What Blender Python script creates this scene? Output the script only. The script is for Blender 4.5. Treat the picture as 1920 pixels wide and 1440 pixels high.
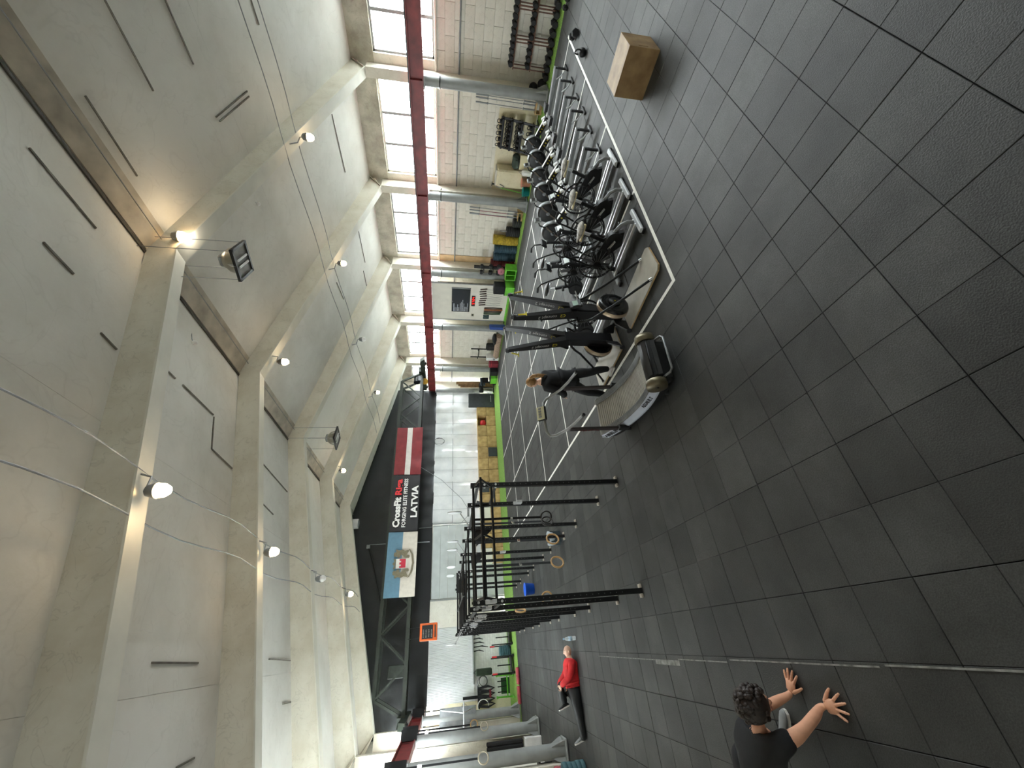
import bpy, math, random
from math import sin, cos, pi, radians, sqrt, atan2
from mathutils import Vector, Matrix
random.seed(7)
for o in list(bpy.data.objects): bpy.data.objects.remove(o)
SC = bpy.context.scene
COL = SC.collection
# ------------------------------------------------------------------ camera (a phone held sideways on a gallery)
def cam_axes(yaw, pitch, roll):
    cy, sy, cp, sp = cos(yaw), sin(yaw), cos(pitch), sin(pitch)
    f = Vector((sy*cp, cy*cp, sp)); r = Vector((cy, -sy, 0)); d = f.cross(r)
    cr, sr = cos(roll), sin(roll)
    return cr*r+sr*d, -sr*r+cr*d, f
CR, CD, CF = cam_axes(radians(33.376), radians(-9.1387), radians(-0.711))
CAMZ = 3.15
cd = bpy.data.cameras.new('camera'); cam = bpy.data.objects.new('camera', cd); COL.objects.link(cam)
cam.matrix_world = Matrix(((CD.x, CR.x, -CF.x, 0), (CD.y, CR.y, -CF.y, 0), (CD.z, CR.z, -CF.z, CAMZ), (0, 0, 0, 1)))
cd.sensor_width = 36; cd.lens = 738.9/1920*36; cd.clip_start = .05; cd.clip_end = 300
SC.camera = cam
def px(p):
    v = Vector(p)-Vector((0, 0, CAMZ)); w = v.dot(CF)
    if w <= .05: return None
    return 960+738.9*v.dot(CD)/w, 720-738.9*v.dot(CR)/w
# ------------------------------------------------------------------ light, exposure
SC.view_settings.view_transform = 'Standard'; SC.view_settings.look = 'None'
SC.view_settings.gamma = 1; SC.view_settings.use_curve_mapping = False
SC.view_settings.exposure = EXPO = 0.07
WORLD = 62
LAMPW = 11
w = bpy.data.worlds.new('world'); SC.world = w; w.use_nodes = True
nt = w.node_tree; bg = nt.nodes['Background']
sky = nt.nodes.new('ShaderNodeTexSky'); sky.sky_type = 'HOSEK_WILKIE'; sky.turbidity = 9; sky.ground_albedo = .5
sky.sun_direction = Vector((.55, .35, .75)).normalized()
mx = nt.nodes.new('ShaderNodeMixRGB'); mx.inputs[0].default_value = .88; mx.inputs[2].default_value = (.93, .97, 1, 1)
nt.links.new(sky.outputs[0], mx.inputs[1]); nt.links.new(mx.outputs[0], bg.inputs[0]); bg.inputs[1].default_value = WORLD
WALLR, WALLL, BACKY, FRONTY = 16.1, -3.3, 24.1, -7.0
WIN = [(-5.6, -2.7), (-1.75, 1.15), (2.1, 5.2), (5.9, 9.1), (9.85, 13.05), (13.85, 17.1), (18.0, 21.0), (21.8, 23.7)]
WZ0, WZ1 = 3.74, 5.68
LZ0 = lambda y: WZ0       # the far left bays are glazed lower down
def portal(name, x, y0, y1, z0, z1, face):
    l = bpy.data.lights.new(name, 'AREA'); l.shape = 'RECTANGLE'; l.size = z1-z0; l.size_y = y1-y0
    l.cycles.is_portal = True
    o = bpy.data.objects.new(name, l); COL.objects.link(o)
    o.location = (x, (y0+y1)/2, (z0+z1)/2); o.rotation_euler = (0, radians(90 if face < 0 else -90), 0)
LWIN = [(9.85, 13.05), (13.85, 17.1), (18.0, 21.0), (21.8, 23.7)]
for a, b in WIN:
    portal('window_daylight', WALLR-.06, a, b, WZ0, WZ1, -1)
for a, b in LWIN: portal('window_daylight', WALLL+.06, a, b, LZ0(a), WZ1, 1)
# ------------------------------------------------------------------ materials
def srgb(h):
    h = h.lstrip('#'); c = [int(h[i:i+2], 16)/255 for i in (0, 2, 4)]
    return tuple(x/12.92 if x <= .04045 else ((x+.055)/1.055)**2.4 for x in c)+(1,)
MATS = {}
def mat(name, col, rough=.5, metal=0, var=.12, scale=6, bump=0, bscale=60, emit=0, alpha=1, col2=None, spec=.5, rnd=0):
    if name in MATS: return MATS[name]
    m = bpy.data.materials.new(name); m.use_nodes = True; MATS[name] = m
    t = m.node_tree; b = t.nodes['Principled BSDF']; N = t.nodes.new; L = t.links.new
    c = srgb(col); b.inputs['Roughness'].default_value = rough; b.inputs['Metallic'].default_value = metal
    b.inputs['Specular IOR Level'].default_value = spec
    if emit:
        b.inputs['Emission Color'].default_value = c; b.inputs['Emission Strength'].default_value = emit
    if alpha < 1: b.inputs['Alpha'].default_value = alpha
    tc = N('ShaderNodeTexCoord')
    if var or col2:
        n = N('ShaderNodeTexNoise'); n.inputs['Scale'].default_value = scale; n.inputs['Detail'].default_value = 6
        L(tc.outputs['Object'], n.inputs['Vector'])
        r = N('ShaderNodeValToRGB'); e = r.color_ramp.elements
        c2 = srgb(col2) if col2 else tuple(x*(1-var*2.2) for x in c[:3])+(1,)
        c1 = c if col2 else tuple(min(1, x*(1+var*.6)) for x in c[:3])+(1,)
        e[0].position = .3; e[1].position = .68; e[0].color = c2; e[1].color = c1
        L(n.outputs['Fac'], r.inputs[0]); out = r.outputs[0]
        if rnd:
            oi = N('ShaderNodeObjectInfo'); mr = N('ShaderNodeMapRange'); mr.inputs['To Min'].default_value = 1-rnd; mr.inputs['To Max'].default_value = 1+rnd
            L(oi.outputs['Random'], mr.inputs['Value'])
            mm = N('ShaderNodeVectorMath'); mm.operation = 'SCALE'; L(out, mm.inputs[0]); L(mr.outputs[0], mm.inputs['Scale']); out = mm.outputs[0]
        L(out, b.inputs['Base Color'])
    else: b.inputs['Base Color'].default_value = c
    if bump:
        n2 = N('ShaderNodeTexNoise'); n2.inputs['Scale'].default_value = bscale; n2.inputs['Detail'].default_value = 4
        L(tc.outputs['Object'], n2.inputs['Vector'])
        bp = N('ShaderNodeBump'); bp.inputs['Strength'].default_value = bump; bp.inputs['Distance'].default_value = .01
        L(n2.outputs['Fac'], bp.inputs['Height']); L(bp.outputs[0], b.inputs['Normal'])
    return m
def stained(name, base, stain, rough=.85, sc=.55, amt=.55, dark='#6d675c'):
    """painted concrete / plaster with soft large stains, thin dark runs and fine relief"""
    m = bpy.data.materials.new(name); m.use_nodes = True; MATS[name] = m
    t = m.node_tree; b = t.nodes['Principled BSDF']; N = t.nodes.new; L = t.links.new
    b.inputs['Roughness'].default_value = rough; b.inputs['Specular IOR Level'].default_value = .25
    tc = N('ShaderNodeTexCoord')
    n = N('ShaderNodeTexNoise'); n.inputs['Scale'].default_value = sc; n.inputs['Detail'].default_value = 7; n.inputs['Roughness'].default_value = .62
    L(tc.outputs['Object'], n.inputs['Vector'])
    r = N('ShaderNodeValToRGB'); e = r.color_ramp.elements
    e[0].position = .32; e[1].position = .6; e[0].color = srgb(stain); e[1].color = srgb(base); L(n.outputs['Fac'], r.inputs[0])
    n3 = N('ShaderNodeTexNoise'); n3.inputs['Scale'].default_value = sc*2.4; n3.inputs['Detail'].default_value = 3; n3.inputs['Distortion'].default_value = 1.2
    L(tc.outputs['Object'], n3.inputs['Vector'])
    r3 = N('ShaderNodeValToRGB'); q = r3.color_ramp.elements; q[0].position = .487; q[1].position = .5; q[0].color = (0, 0, 0, 1); q[1].color = (1, 1, 1, 1)
    q2 = q.new(.513); q2.color = (0, 0, 0, 1); L(n3.outputs['Fac'], r3.inputs[0])
    ml = N('ShaderNodeMath'); ml.operation = 'MULTIPLY'; ml.inputs[1].default_value = amt*.35; L(r3.outputs[0], ml.inputs[0])
    mxx = N('ShaderNodeMixRGB'); L(ml.outputs[0], mxx.inputs[0]); L(r.outputs[0], mxx.inputs[1]); mxx.inputs[2].default_value = srgb(dark)
    L(mxx.outputs[0], b.inputs['Base Color'])
    n2 = N('ShaderNodeTexNoise'); n2.inputs['Scale'].default_value = 18; n2.inputs['Detail'].default_value = 6; L(tc.outputs['Object'], n2.inputs['Vector'])
    bp = N('ShaderNodeBump'); bp.inputs['Strength'].default_value = .25; bp.inputs['Distance'].default_value = .01
    L(n2.outputs['Fac'], bp.inputs['Height']); L(bp.outputs[0], b.inputs['Normal'])
    return m
M = MATS
stained('ceiling', '#e2e1dc', '#cdcbc4', sc=.42, amt=.22)
stained('beam_paint', '#d9d5c8', '#c8c1b0', sc=1.1, amt=.5)
stained('wall_paint', '#e8e5da', '#d6d1c3', sc=.9, amt=.5)
stained('cream_paint', '#e0d8bd', '#cfc29c', sc=.8, amt=.5)
stained('film_white', '#e6e7e6', '#d2d5d6', rough=.45, sc=.9, amt=.25)
def opal(m, fac):
    t = m.node_tree; out = t.nodes['Material Output']; b = t.nodes['Principled BSDF']
    tl_ = t.nodes.new('ShaderNodeBsdfTranslucent'); tl_.inputs[0].default_value = (.93, .96, 1, 1)
    ms = t.nodes.new('ShaderNodeMixShader'); ms.inputs[0].default_value = fac
    t.links.new(b.outputs[0], ms.inputs[1]); t.links.new(tl_.outputs[0], ms.inputs[2]); t.links.new(ms.outputs[0], out.inputs[0])
OPAL = .0018
stained('sheet_white', '#e4e6e7', '#d6d9da', rough=.5, sc=.9, amt=.15)
opal(MATS['film_white'], OPAL); opal(MATS['sheet_white'], 0)
stained('concrete', '#b9b5a6', '#8f8b7e', sc=1.3, amt=.9)
def rubber(name):
    m = bpy.data.materials.new(name); m.use_nodes = True; MATS[name] = m
    t = m.node_tree; b = t.nodes['Principled BSDF']; N = t.nodes.new; L = t.links.new
    b.inputs['Roughness'].default_value = .62; b.inputs['Specular IOR Level'].default_value = .52
    ge = N('ShaderNodeNewGeometry'); oi = N('ShaderNodeObjectInfo')
    sn = N('ShaderNodeVectorMath'); sn.operation = 'SNAP'; sn.inputs[1].default_value = (.4965, .4965, 9)
    ad = N('ShaderNodeVectorMath'); ad.inputs[1].default_value = (-.15, -.585, 4); L(ge.outputs['Position'], ad.inputs[0]); L(ad.outputs[0], sn.inputs[0])
    wn = N('ShaderNodeTexWhiteNoise'); wn.noise_dimensions = '3D'; L(sn.outputs[0], wn.inputs['Vector'])
    n1 = N('ShaderNodeTexNoise'); n1.inputs['Scale'].default_value = 1.15; n1.inputs['Detail'].default_value = 5; n1.inputs['Roughness'].default_value = .6; L(ge.outputs['Position'], n1.inputs['Vector'])
    n2 = N('ShaderNodeTexNoise'); n2.inputs['Scale'].default_value = 95; n2.inputs['Detail'].default_value = 2; L(ge.outputs['Position'], n2.inputs['Vector'])
    def mr(src, a0, a1, b0, b1):
        q = N('ShaderNodeMapRange'); L(src, q.inputs['Value'])
        for k, v in zip(('From Min', 'From Max', 'To Min', 'To Max'), (a0, a1, b0, b1)): q.inputs[k].default_value = v
        return q.outputs[0]
    def mul(a, c):
        q = N('ShaderNodeMath'); q.operation = 'MULTIPLY'; L(a, q.inputs[0]); L(c, q.inputs[1]); return q.outputs[0]
    k = mul(mul(mr(wn.outputs['Value'], 0, 1, .72, 1.3), mr(n1.outputs['Fac'], .34, .68, .62, 1.55)), mul(mr(n2.outputs['Fac'], .3, .7, .72, 1.3), mr(oi.outputs['Random'], 0, 1, .84, 1.16)))
    sc = N('ShaderNodeVectorMath'); sc.operation = 'SCALE'; sc.inputs[0].default_value = srgb('#303130')[:3]; L(k, sc.inputs['Scale']); L(sc.outputs[0], b.inputs['Base Color'])
    bp = N('ShaderNodeBump'); bp.inputs['Strength'].default_value = .32; bp.inputs['Distance'].default_value = .01; L(n2.outputs['Fac'], bp.inputs['Height']); L(bp.outputs[0], b.inputs['Normal'])
rubber('rubber_tile')
mat('rubber_under', '#17181a', .8, var=.1)
mat('turf', '#86b04e', .9, var=.25, scale=30, bump=.8, bscale=240)
mat('black', '#0f1011', .5, var=.1)
mat('black_soft', '#1a1b1d', .85, var=.15, bump=.2, bscale=120)
mat('black_gloss', '#101113', .25, var=.05)
mat('steel_black', '#1d1e20', .4, metal=.35, var=.1)
mat('rubber', '#202123', .7, var=.15, bump=.2)
mat('silver', '#d3d5d6', .36, metal=.55, var=.05)
mat('chrome', '#d8d9da', .15, metal=1, var=.03)
mat('grey_metal', '#8a8d8f', .45, metal=.5, var=.1)
mat('grey_paint', '#909391', .5, var=.1, scale=3)
mat('white', '#e8e8e6', .5, var=.05)
mat('offwhite', '#d9d6ca', .6, var=.05, scale=2)
mat('tape', '#fbfaf3', .6, var=.07, scale=12)
mat('red_paint', '#7c2b2c', .5, var=.22, scale=3)
mat('wood', '#c9a774', .6, var=.2, scale=5, bump=.15)
mat('ply', '#bd9d6c', .62, var=.2, scale=7, bump=.2, bscale=40, rnd=.08)
mat('ply_worn', '#7d6143', .6, col2='#4f3a26', scale=6, bump=.3, bscale=60)
mat('dark_green', '#20281f', .55, var=.15)
mat('green', '#6cc23a', .5, var=.1)
mat('film_black', '#16181a', .5, var=.25, scale=1.2, bump=.6, bscale=3)
mat('red', '#c9262b', .6, var=.1)
mat('yellow', '#d8c52e', .5, var=.1)
mat('blue', '#2464d8', .4, var=.08)
mat('glow', '#ffd9a0', .5, var=0, emit=60)
mat('skin', '#d9a183', .55, var=.06, scale=14)
mat('skin_pale', '#dfb59c', .55, var=.05, scale=14)
gl = bpy.data.materials.new('window_glass'); gl.use_nodes = True; M['glass'] = gl
t = gl.node_tree; t.nodes.remove(t.nodes['Principled BSDF'])
tr = t.nodes.new('ShaderNodeBsdfTransparent'); tr.inputs[0].default_value = (.93, .95, .95, 1)
go = t.nodes.new('ShaderNodeBsdfGlossy'); go.inputs['Roughness'].default_value = .05
fr = t.nodes.new('ShaderNodeFresnel'); mi = t.nodes.new('ShaderNodeMixShader')
mi.inputs[0].default_value = .05; t.nodes.remove(fr); t.links.new(tr.outputs[0], mi.inputs[1]); t.links.new(go.outputs[0], mi.inputs[2])
t.links.new(mi.outputs[0], t.nodes['Material Output'].inputs[0])
mat('clear_plastic', '#dfe8ea', .15, var=0, alpha=.6)
# ------------------------------------------------------------------ mesh builder
class MB:
    def __init__(s): s.v = []; s.f = []; s.sm = []
    def add(s, vs, fs, smooth=False):
        o = len(s.v); s.v += [tuple(p) for p in vs]
        s.f += [tuple(i+o for i in f) for f in fs]; s.sm += [smooth]*len(fs); return s
    def box(s, c, d, R=None, ch=0):
        x, y, z = d[0]/2, d[1]/2, d[2]/2; c = Vector(c)
        if ch:
            ch = min(ch, x*.9, y*.9, z*.9); vs = []; idx = {}
            for a in (-1, 1):
                for b in (-1, 1):
                    for e in (-1, 1):
                        for k in range(3):
                            q = [a*x, b*y, e*z]
                            for j in range(3):
                                if j != k: q[j] -= (a, b, e)[j]*ch
                            idx[a, b, e, k] = len(vs); vs.append(q)
            fs = []; S = (-1, 1)
            for k in range(3):
                i, j = (k+1) % 3, (k+2) % 3
                for sg in S:
                    ring = []
                    for u, v in ((-1, -1), (1, -1), (1, 1), (-1, 1)):
                        t = [0]*3; t[k] = sg; t[i] = u; t[j] = v; ring.append(idx[t[0], t[1], t[2], k])
                    fs.append(ring if sg > 0 else ring[::-1])
                for u in S:
                    for v in S:
                        t = [0]*3; t[i] = u; t[j] = v
                        q = []
                        for w in S:
                            t[k] = w; q.append((idx[t[0], t[1], t[2], i], idx[t[0], t[1], t[2], j]))
                        r = [q[0][0], q[1][0], q[1][1], q[0][1]]
                        fs.append(r if u*v < 0 else r[::-1])
            for a in S:
                for b in S:
                    for e in S:
                        r = [idx[a, b, e, k] for k in range(3)]
                        fs.append(r if a*b*e > 0 else r[::-1])
        else:
            vs = [(a, b, e) for a in (-x, x) for b in (-y, y) for e in (-z, z)]
            fs = [(0, 1, 3, 2), (4, 6, 7, 5), (0, 4, 5, 1), (2, 3, 7, 6), (0, 2, 6, 4), (1, 5, 7, 3)]
        if R is not None: vs = [R @ Vector(p) for p in vs]
        return s.add([Vector(p)+c for p in vs], fs)
    def beam(s, a, b, w, h, up=(0, 0, 1), ch=0):
        a, b = Vector(a), Vector(b); d = b-a; L = d.length; d.normalize(); up = Vector(up)
        if abs(d.dot(up)) > .98: up = Vector((0, 1, 0)) if abs(d.y) < .9 else Vector((1, 0, 0))
        x = d.cross(up).normalized(); z = x.cross(d)
        return s.box((a+b)/2, (w, L, h), Matrix((x, d, z)).transposed(), ch)
    def tube(s, pts, r, n=8, smooth=True, closed=False, caps=True):
        P = [Vector(p) for p in pts]; k = len(P); R = r if isinstance(r, (list, tuple)) else [r]*k
        vs = []; u = None
        for i in range(k):
            a = P[(i-1) % k] if (i or closed) else P[0]; b = P[(i+1) % k] if (i < k-1 or closed) else P[-1]
            d = (b-a).normalized()
            if u is None: u = d.orthogonal().normalized()
            u = (u-d*u.dot(d)).normalized(); v = d.cross(u)
            for j in range(n):
                t = 2*pi*j/n; vs.append(P[i]+(u*cos(t)+v*sin(t))*R[i])
        fs = [(i*n+j, i*n+(j+1) % n, ((i+1) % k)*n+(j+1) % n, ((i+1) % k)*n+j) for i in range(k if closed else k-1) for j in range(n)]
        s.add(vs, fs, smooth)
        if caps and not closed: s.add(vs[:n], [tuple(range(n))[::-1]]); s.add(vs[-n:], [tuple(range(n))])
        return s
    def cyl(s, a, b, r, r2=None, n=16, smooth=True): return s.tube([a, b], [r, r if r2 is None else r2], n, smooth)
    def lathe(s, prof, c=(0, 0, 0), ax=(0, 0, 1), n=20, smooth=True):
        ax = Vector(ax).normalized(); u = ax.orthogonal().normalized(); v = ax.cross(u); c = Vector(c); vs = []
        for r, h in prof:
            for j in range(n):
                t = 2*pi*j/n; vs.append(c+ax*h+(u*cos(t)+v*sin(t))*max(r, 1e-4))
        k = len(prof)
        return s.add(vs, [(i*n+j, i*n+(j+1) % n, (i+1)*n+(j+1) % n, (i+1)*n+j) for i in range(k-1) for j in range(n)], smooth)
    def ball(s, c, r, n=12, sc=(1, 1, 1)):
        m = MB(); m.lathe([(sin(pi*i/(n//2+2))*1, -cos(pi*i/(n//2+2))) for i in range(n//2+3)], n=n)
        return s.add([Vector(c)+Vector((p[0]*sc[0]*r, p[1]*sc[1]*r, p[2]*sc[2]*r)) for p in m.v], m.f, True)
    def ring(s, c, ax, R, r, n=24, m=8):
        ax = Vector(ax).normalized(); u = ax.orthogonal().normalized(); v = ax.cross(u); c = Vector(c)
        return s.tube([c+(u*cos(2*pi*i/n)+v*sin(2*pi*i/n))*R for i in range(n)], r, m, closed=True)
    def prism(s, pts, d):
        """extrude a planar 3-D polygon by vector d"""
        n = len(pts); a = [Vector(p) for p in pts]; d = Vector(d)
        s.add(a+[p+d for p in a], [tuple(range(n))[::-1], tuple(range(n, 2*n))]+[(i, (i+1) % n, n+(i+1) % n, n+i) for i in range(n)]); return s
    def quad(s, a, b, c, d): return s.add([a, b, c, d], [(0, 1, 2, 3)])
    def mesh(s, name):
        me = bpy.data.meshes.new(name); me.from_pydata(s.v, [], s.f); me.polygons.foreach_set('use_smooth', s.sm)
        me.validate(); me.update(); return me
def obj(name, mb, m, parent=None, loc=(0, 0, 0), rot=(0, 0, 0), fix=True):
    me = mb if isinstance(mb, bpy.types.Mesh) else mb.mesh(name)
    if m is not None and not me.materials: me.materials.append(M[m] if isinstance(m, str) else m)
    if fix and not isinstance(mb, bpy.types.Mesh):
        import bmesh
        b = bmesh.new(); b.from_mesh(me); bmesh.ops.recalc_face_normals(b, faces=b.faces); b.to_mesh(me); b.free()
    o = bpy.data.objects.new(name, me); COL.objects.link(o); o.location = loc; o.rotation_euler = rot
    if parent: o.parent = parent
    return o
def tag(o, label, cat, group=None):
    o['label'] = label; o['category'] = cat
    if group: o['group'] = group
    return o
def thing(name, label, cat, loc=(0, 0, 0), rz=0, group=None):
    o = bpy.data.objects.new(name, None); COL.objects.link(o); o.location = loc; o.rotation_euler = (0, 0, rz)
    o.empty_display_size = .1
    return tag(o, label, cat, group)
def struct(name, mb, m, parent=None):
    o = obj(name, mb, m, parent)
    if not parent: o['kind'] = 'structure'
    return o
def sroot(name, loc=(0, 0, 0)):
    o = bpy.data.objects.new(name, None); COL.objects.link(o); o.location = loc; o['kind'] = 'structure'; return o
def dup(src, loc, rz=0, label=None, group=None, rot=None):
    r = src.copy(); COL.objects.link(r); r.location = loc; r.rotation_euler = rot or (0, 0, rz)
    if label: r['label'] = label
    if group: r['group'] = group
    def kids(a, b):
        for ch in a.children:
            c = ch.copy(); COL.objects.link(c); c.parent = b; kids(ch, c)
    kids(src, r); return r
def text(name, s, size, m, parent, origin, right, up, ext=.002, bold=0):
    """flat lettering: baseline start at origin, running along right, with up as letter-up"""
    cu = bpy.data.curves.new(name, 'FONT'); cu.body = s; cu.size = size; cu.extrude = ext; cu.offset = bold; cu.resolution_u = 2
    tmp = bpy.data.objects.new(name, cu); COL.objects.link(tmp)
    bpy.context.view_layer.update()
    me = bpy.data.meshes.new_from_object(tmp.evaluated_get(bpy.context.evaluated_depsgraph_get()))
    bpy.data.objects.remove(tmp); bpy.data.curves.remove(cu)
    r, u = Vector(right).normalized(), Vector(up).normalized(); n = r.cross(u)
    me.transform(Matrix(((r.x, u.x, n.x, origin[0]), (r.y, u.y, n.y, origin[1]), (r.z, u.z, n.z, origin[2]), (0, 0, 0, 1))))
    me.materials.clear(); me.materials.append(M[m]); me.name = name
    o = bpy.data.objects.new(name, me); COL.objects.link(o)
    if parent: o.parent = parent
    return o
ORD = ['first', 'second', 'third', 'fourth', 'fifth', 'sixth', 'seventh', 'eighth', 'ninth', 'tenth', 'eleventh', 'twelfth', 'thirteenth', 'fourteenth', 'fifteenth', 'sixteenth', 'seventeenth', 'eighteenth', 'nineteenth', 'twentieth', 'twenty-first', 'twenty-second', 'twenty-third', 'twenty-fourth']
# ================================================================== STRUCTURE
RX, RZ, SL = 6.4, 8.6, .2255                       # ridge line and roof slope
def roofz(x): return RZ-SL*abs(x-RX)
FRAMES = [-2.2, 1.6, 5.55, 9.45, 13.35, 17.45, 21.35]
# floor: slab, rubber tiles, turf strip
fl = sroot('floor', (0, 0, 0))
obj('slab', MB().box(((WALLL+WALLR)/2, (FRONTY+BACKY)/2, -.07), (WALLR-WALLL+.2, BACKY-FRONTY+.2, .08)), 'rubber_under', fl)
P = .993; TX0, TY0 = .15, .585
def tile_mb():
    b = MB(); g = .003; s = .0016
    for i in (0, 1):
        for j in (0, 1):
            x0 = g if i == 0 else P/2+s; x1 = P/2-s if i == 0 else P-g
            y0 = g if j == 0 else P/2+s; y1 = P/2-s if j == 0 else P-g
            c = .003
            vs = [(x0, y0, -.02), (x1, y0, -.02), (x1, y1, -.02), (x0, y1, -.02), (x0, y0, -c), (x1, y0, -c), (x1, y1, -c), (x0, y1, -c),
                  (x0+c, y0+c, 0), (x1-c, y0+c, 0), (x1-c, y1-c, 0), (x0+c, y1-c, 0)]
            fs = [(8, 9, 10, 11)]
            for k in range(4):
                l = (k+1) % 4; fs += [(k, l, 4+l, 4+k), (4+k, 4+l, 8+l, 8+k)]
            b.add(vs, fs)
    return b
tm = tile_mb(); tmesh = tm.mesh('rubber_tile'); tmesh.materials.append(M['rubber_tile'])
cells = []
for i in range(-4, 15):
    for j in range(-8, 21):
        x, y = TX0+i*P, TY0+j*P
        vis = 0
        for a in (0, .5, 1):
            for b in (0, .5, 1):
                q = px((x+a*P, y+b*P, 0))
                if q and 0 < q[0] < 1920 and 0 < q[1] < 1440: vis = 1
        cells.append((0 if vis else 1, x*x+y*y, x, y))
cells.sort()
far = MB()
for n, (v, d, x, y) in enumerate(cells):
    z = random.uniform(-.0025, .0)
    if n < 300 and not v:
        obj('rubber_tile', tmesh, None, fl, (x, y, z))
    else: far.add([(p[0]+x, p[1]+y, p[2]+z) for p in tm.v], tm.f)
o = obj('rubber_tile', far, 'rubber_tile', fl, fix=False); o['kind'] = 'stuff'
TURFX = TX0+15*P-.1+.05; TURFY = 20.95
b = MB(); b.box(((TURFX+WALLR)/2, (FRONTY+BACKY)/2, -.005), (WALLR-TURFX, BACKY-FRONTY, .03), ch=.01)
b.box(((WALLL+TURFX)/2, (TURFY+BACKY)/2, -.005), (TURFX-WALLL, BACKY-TURFY, .03), ch=.01)
turf = struct('turf_floor', b, 'turf')
# painted tape lines on the rubber
tl = sroot('floor_marking')
def tline(x0, y0, x1, y1, wd): obj('tape_line', MB().box(((x0+x1)/2, (y0+y1)/2, .0015), (max(x1-x0, wd), max(y1-y0, wd), .003)), 'tape', tl)
tline(4.08, 3.47, 13.84, 3.53, .06)
tline(4.08, 3.53, 4.14, 22.0 if 0 else 20.9, .06)
for X in (6.36, 8.72, 11.1, 13.6): tline(X, 3.53, X+.05, 20.9, .05)
for Y in (9.23, 12.08, 14.9, 17.85): tline(4.14, Y, 13.62, Y+.05, .05)
b = MB()
for y0, y1 in ((2.2, 3.1), (3.15, 5.0), (5.06, 6.2), (6.9, 9.6)): b.box((-.36-.012*(y0-2), (y0+y1)/2, .001), (.012, y1-y0, .002))
b.box((-.44, 6.55, .001), (.06, .75, .002)); obj('worn_line', b, mat('worn', '#8d8d89', .8, var=.3, scale=14), tl)
# walls
def wall_right():
    r = sroot('wall_right')
    def bx(y0, y1, z0, z1, m, nm, x=WALLR, t=.3): obj(nm, MB().box((x+t/2, (y0+y1)/2, (z0+z1)/2), (t, y1-y0, z1-z0)), m, r)
    bx(FRONTY, BACKY+.3, -.1, WZ0, 'wall_paint', 'masonry', WALLR+.012)
    bx(FRONTY, BACKY+.3, WZ1, 6.7, 'concrete', 'lintel', WALLR-.02)
    edges = [FRONTY]+[e for w_ in WIN for e in w_]+[BACKY+.3]
    for i in range(0, len(edges), 2): bx(edges[i], edges[i+1], WZ0, WZ1, 'wall_paint', 'pier')
    obj('sill', MB().box((WALLR-.04, (FRONTY+BACKY)/2, WZ0-.05), (.12, BACKY-FRONTY, .07), ch=.01), 'wall_paint', r)
    # whitewashed blocks, joints recessed
    bl, bh = .8, .29; blocks = []
    for k in range(12):
        for i in range(27):
            y = 2.9+i*bl+(k % 2)*bl/2
            if y+bl < BACKY: blocks.append((y, .08+k*.302))
    me = MB().box((0, bl/2, bh/2), (.03, bl-.007, bh+.005), ch=.005).mesh('wall_block'); me.materials.append(M['wall_paint'])
    blocks.sort()
    rest = MB()
    for n, (y, z) in enumerate(blocks):
        if n < 290: obj('wall_block', me, None, r, (WALLR+.003+random.uniform(0, .006), y, z))
        else: rest.box((WALLR+.004, y+bl/2, z+bh/2), (.03, bl-.012, bh))
    if rest.v: obj('wall_block', rest, 'wall_paint', r)['kind'] = 'stuff'
    # cream band painted on the lower wall near the barbell racks, timber panel behind the dumbbell stand
    obj('painted_panel', MB().box((WALLR-.018, 7.9, .75), (.012, 3.2, 1.4)), 'cream_paint', r)
    obj('timber_panel', MB().box((WALLR-.03, 13.55, 2.2), (.03, 1.25, 3.1)), mat('pale_timber', '#ddbd8f', .6, var=.12, scale=3), r)
    return r
wall_right()
def wall_left():
    r = sroot('wall_left')
    def bx(y0, y1, z0, z1, m, nm): obj(nm, MB().box((WALLL-.15, (y0+y1)/2, (z0+z1)/2), (.3, y1-y0, z1-z0)), m, r)
    bx(FRONTY, BACKY+.3, -.1, WZ0, 'wall_paint', 'masonry'); bx(FRONTY, BACKY+.3, WZ1, 6.7, 'wall_paint', 'lintel')
    edges = [FRONTY]+[e for w_ in LWIN for e in w_]+[BACKY+.3]
    for i in range(0, len(edges), 2): bx(edges[i], edges[i+1], LZ0(edges[i+1]) if i else WZ0, WZ1, 'wall_paint', 'pier')
    me = MB().box((0, .25, .1), (.03, .488, .19), ch=.006).mesh('wall_brick'); me.materials.append(M['white'])
    for k in range(9):
        for i in range(10):
            obj('wall_brick', me, None, r, (WALLL+.012, 18.0+i*.5+(k % 2)*.25, .02+k*.2))
wall_left()
struct('wall_front', MB().box((RX, FRONTY-.15, 4), (WALLR-WALLL+.6, .3, 10)), 'wall_paint')
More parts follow.
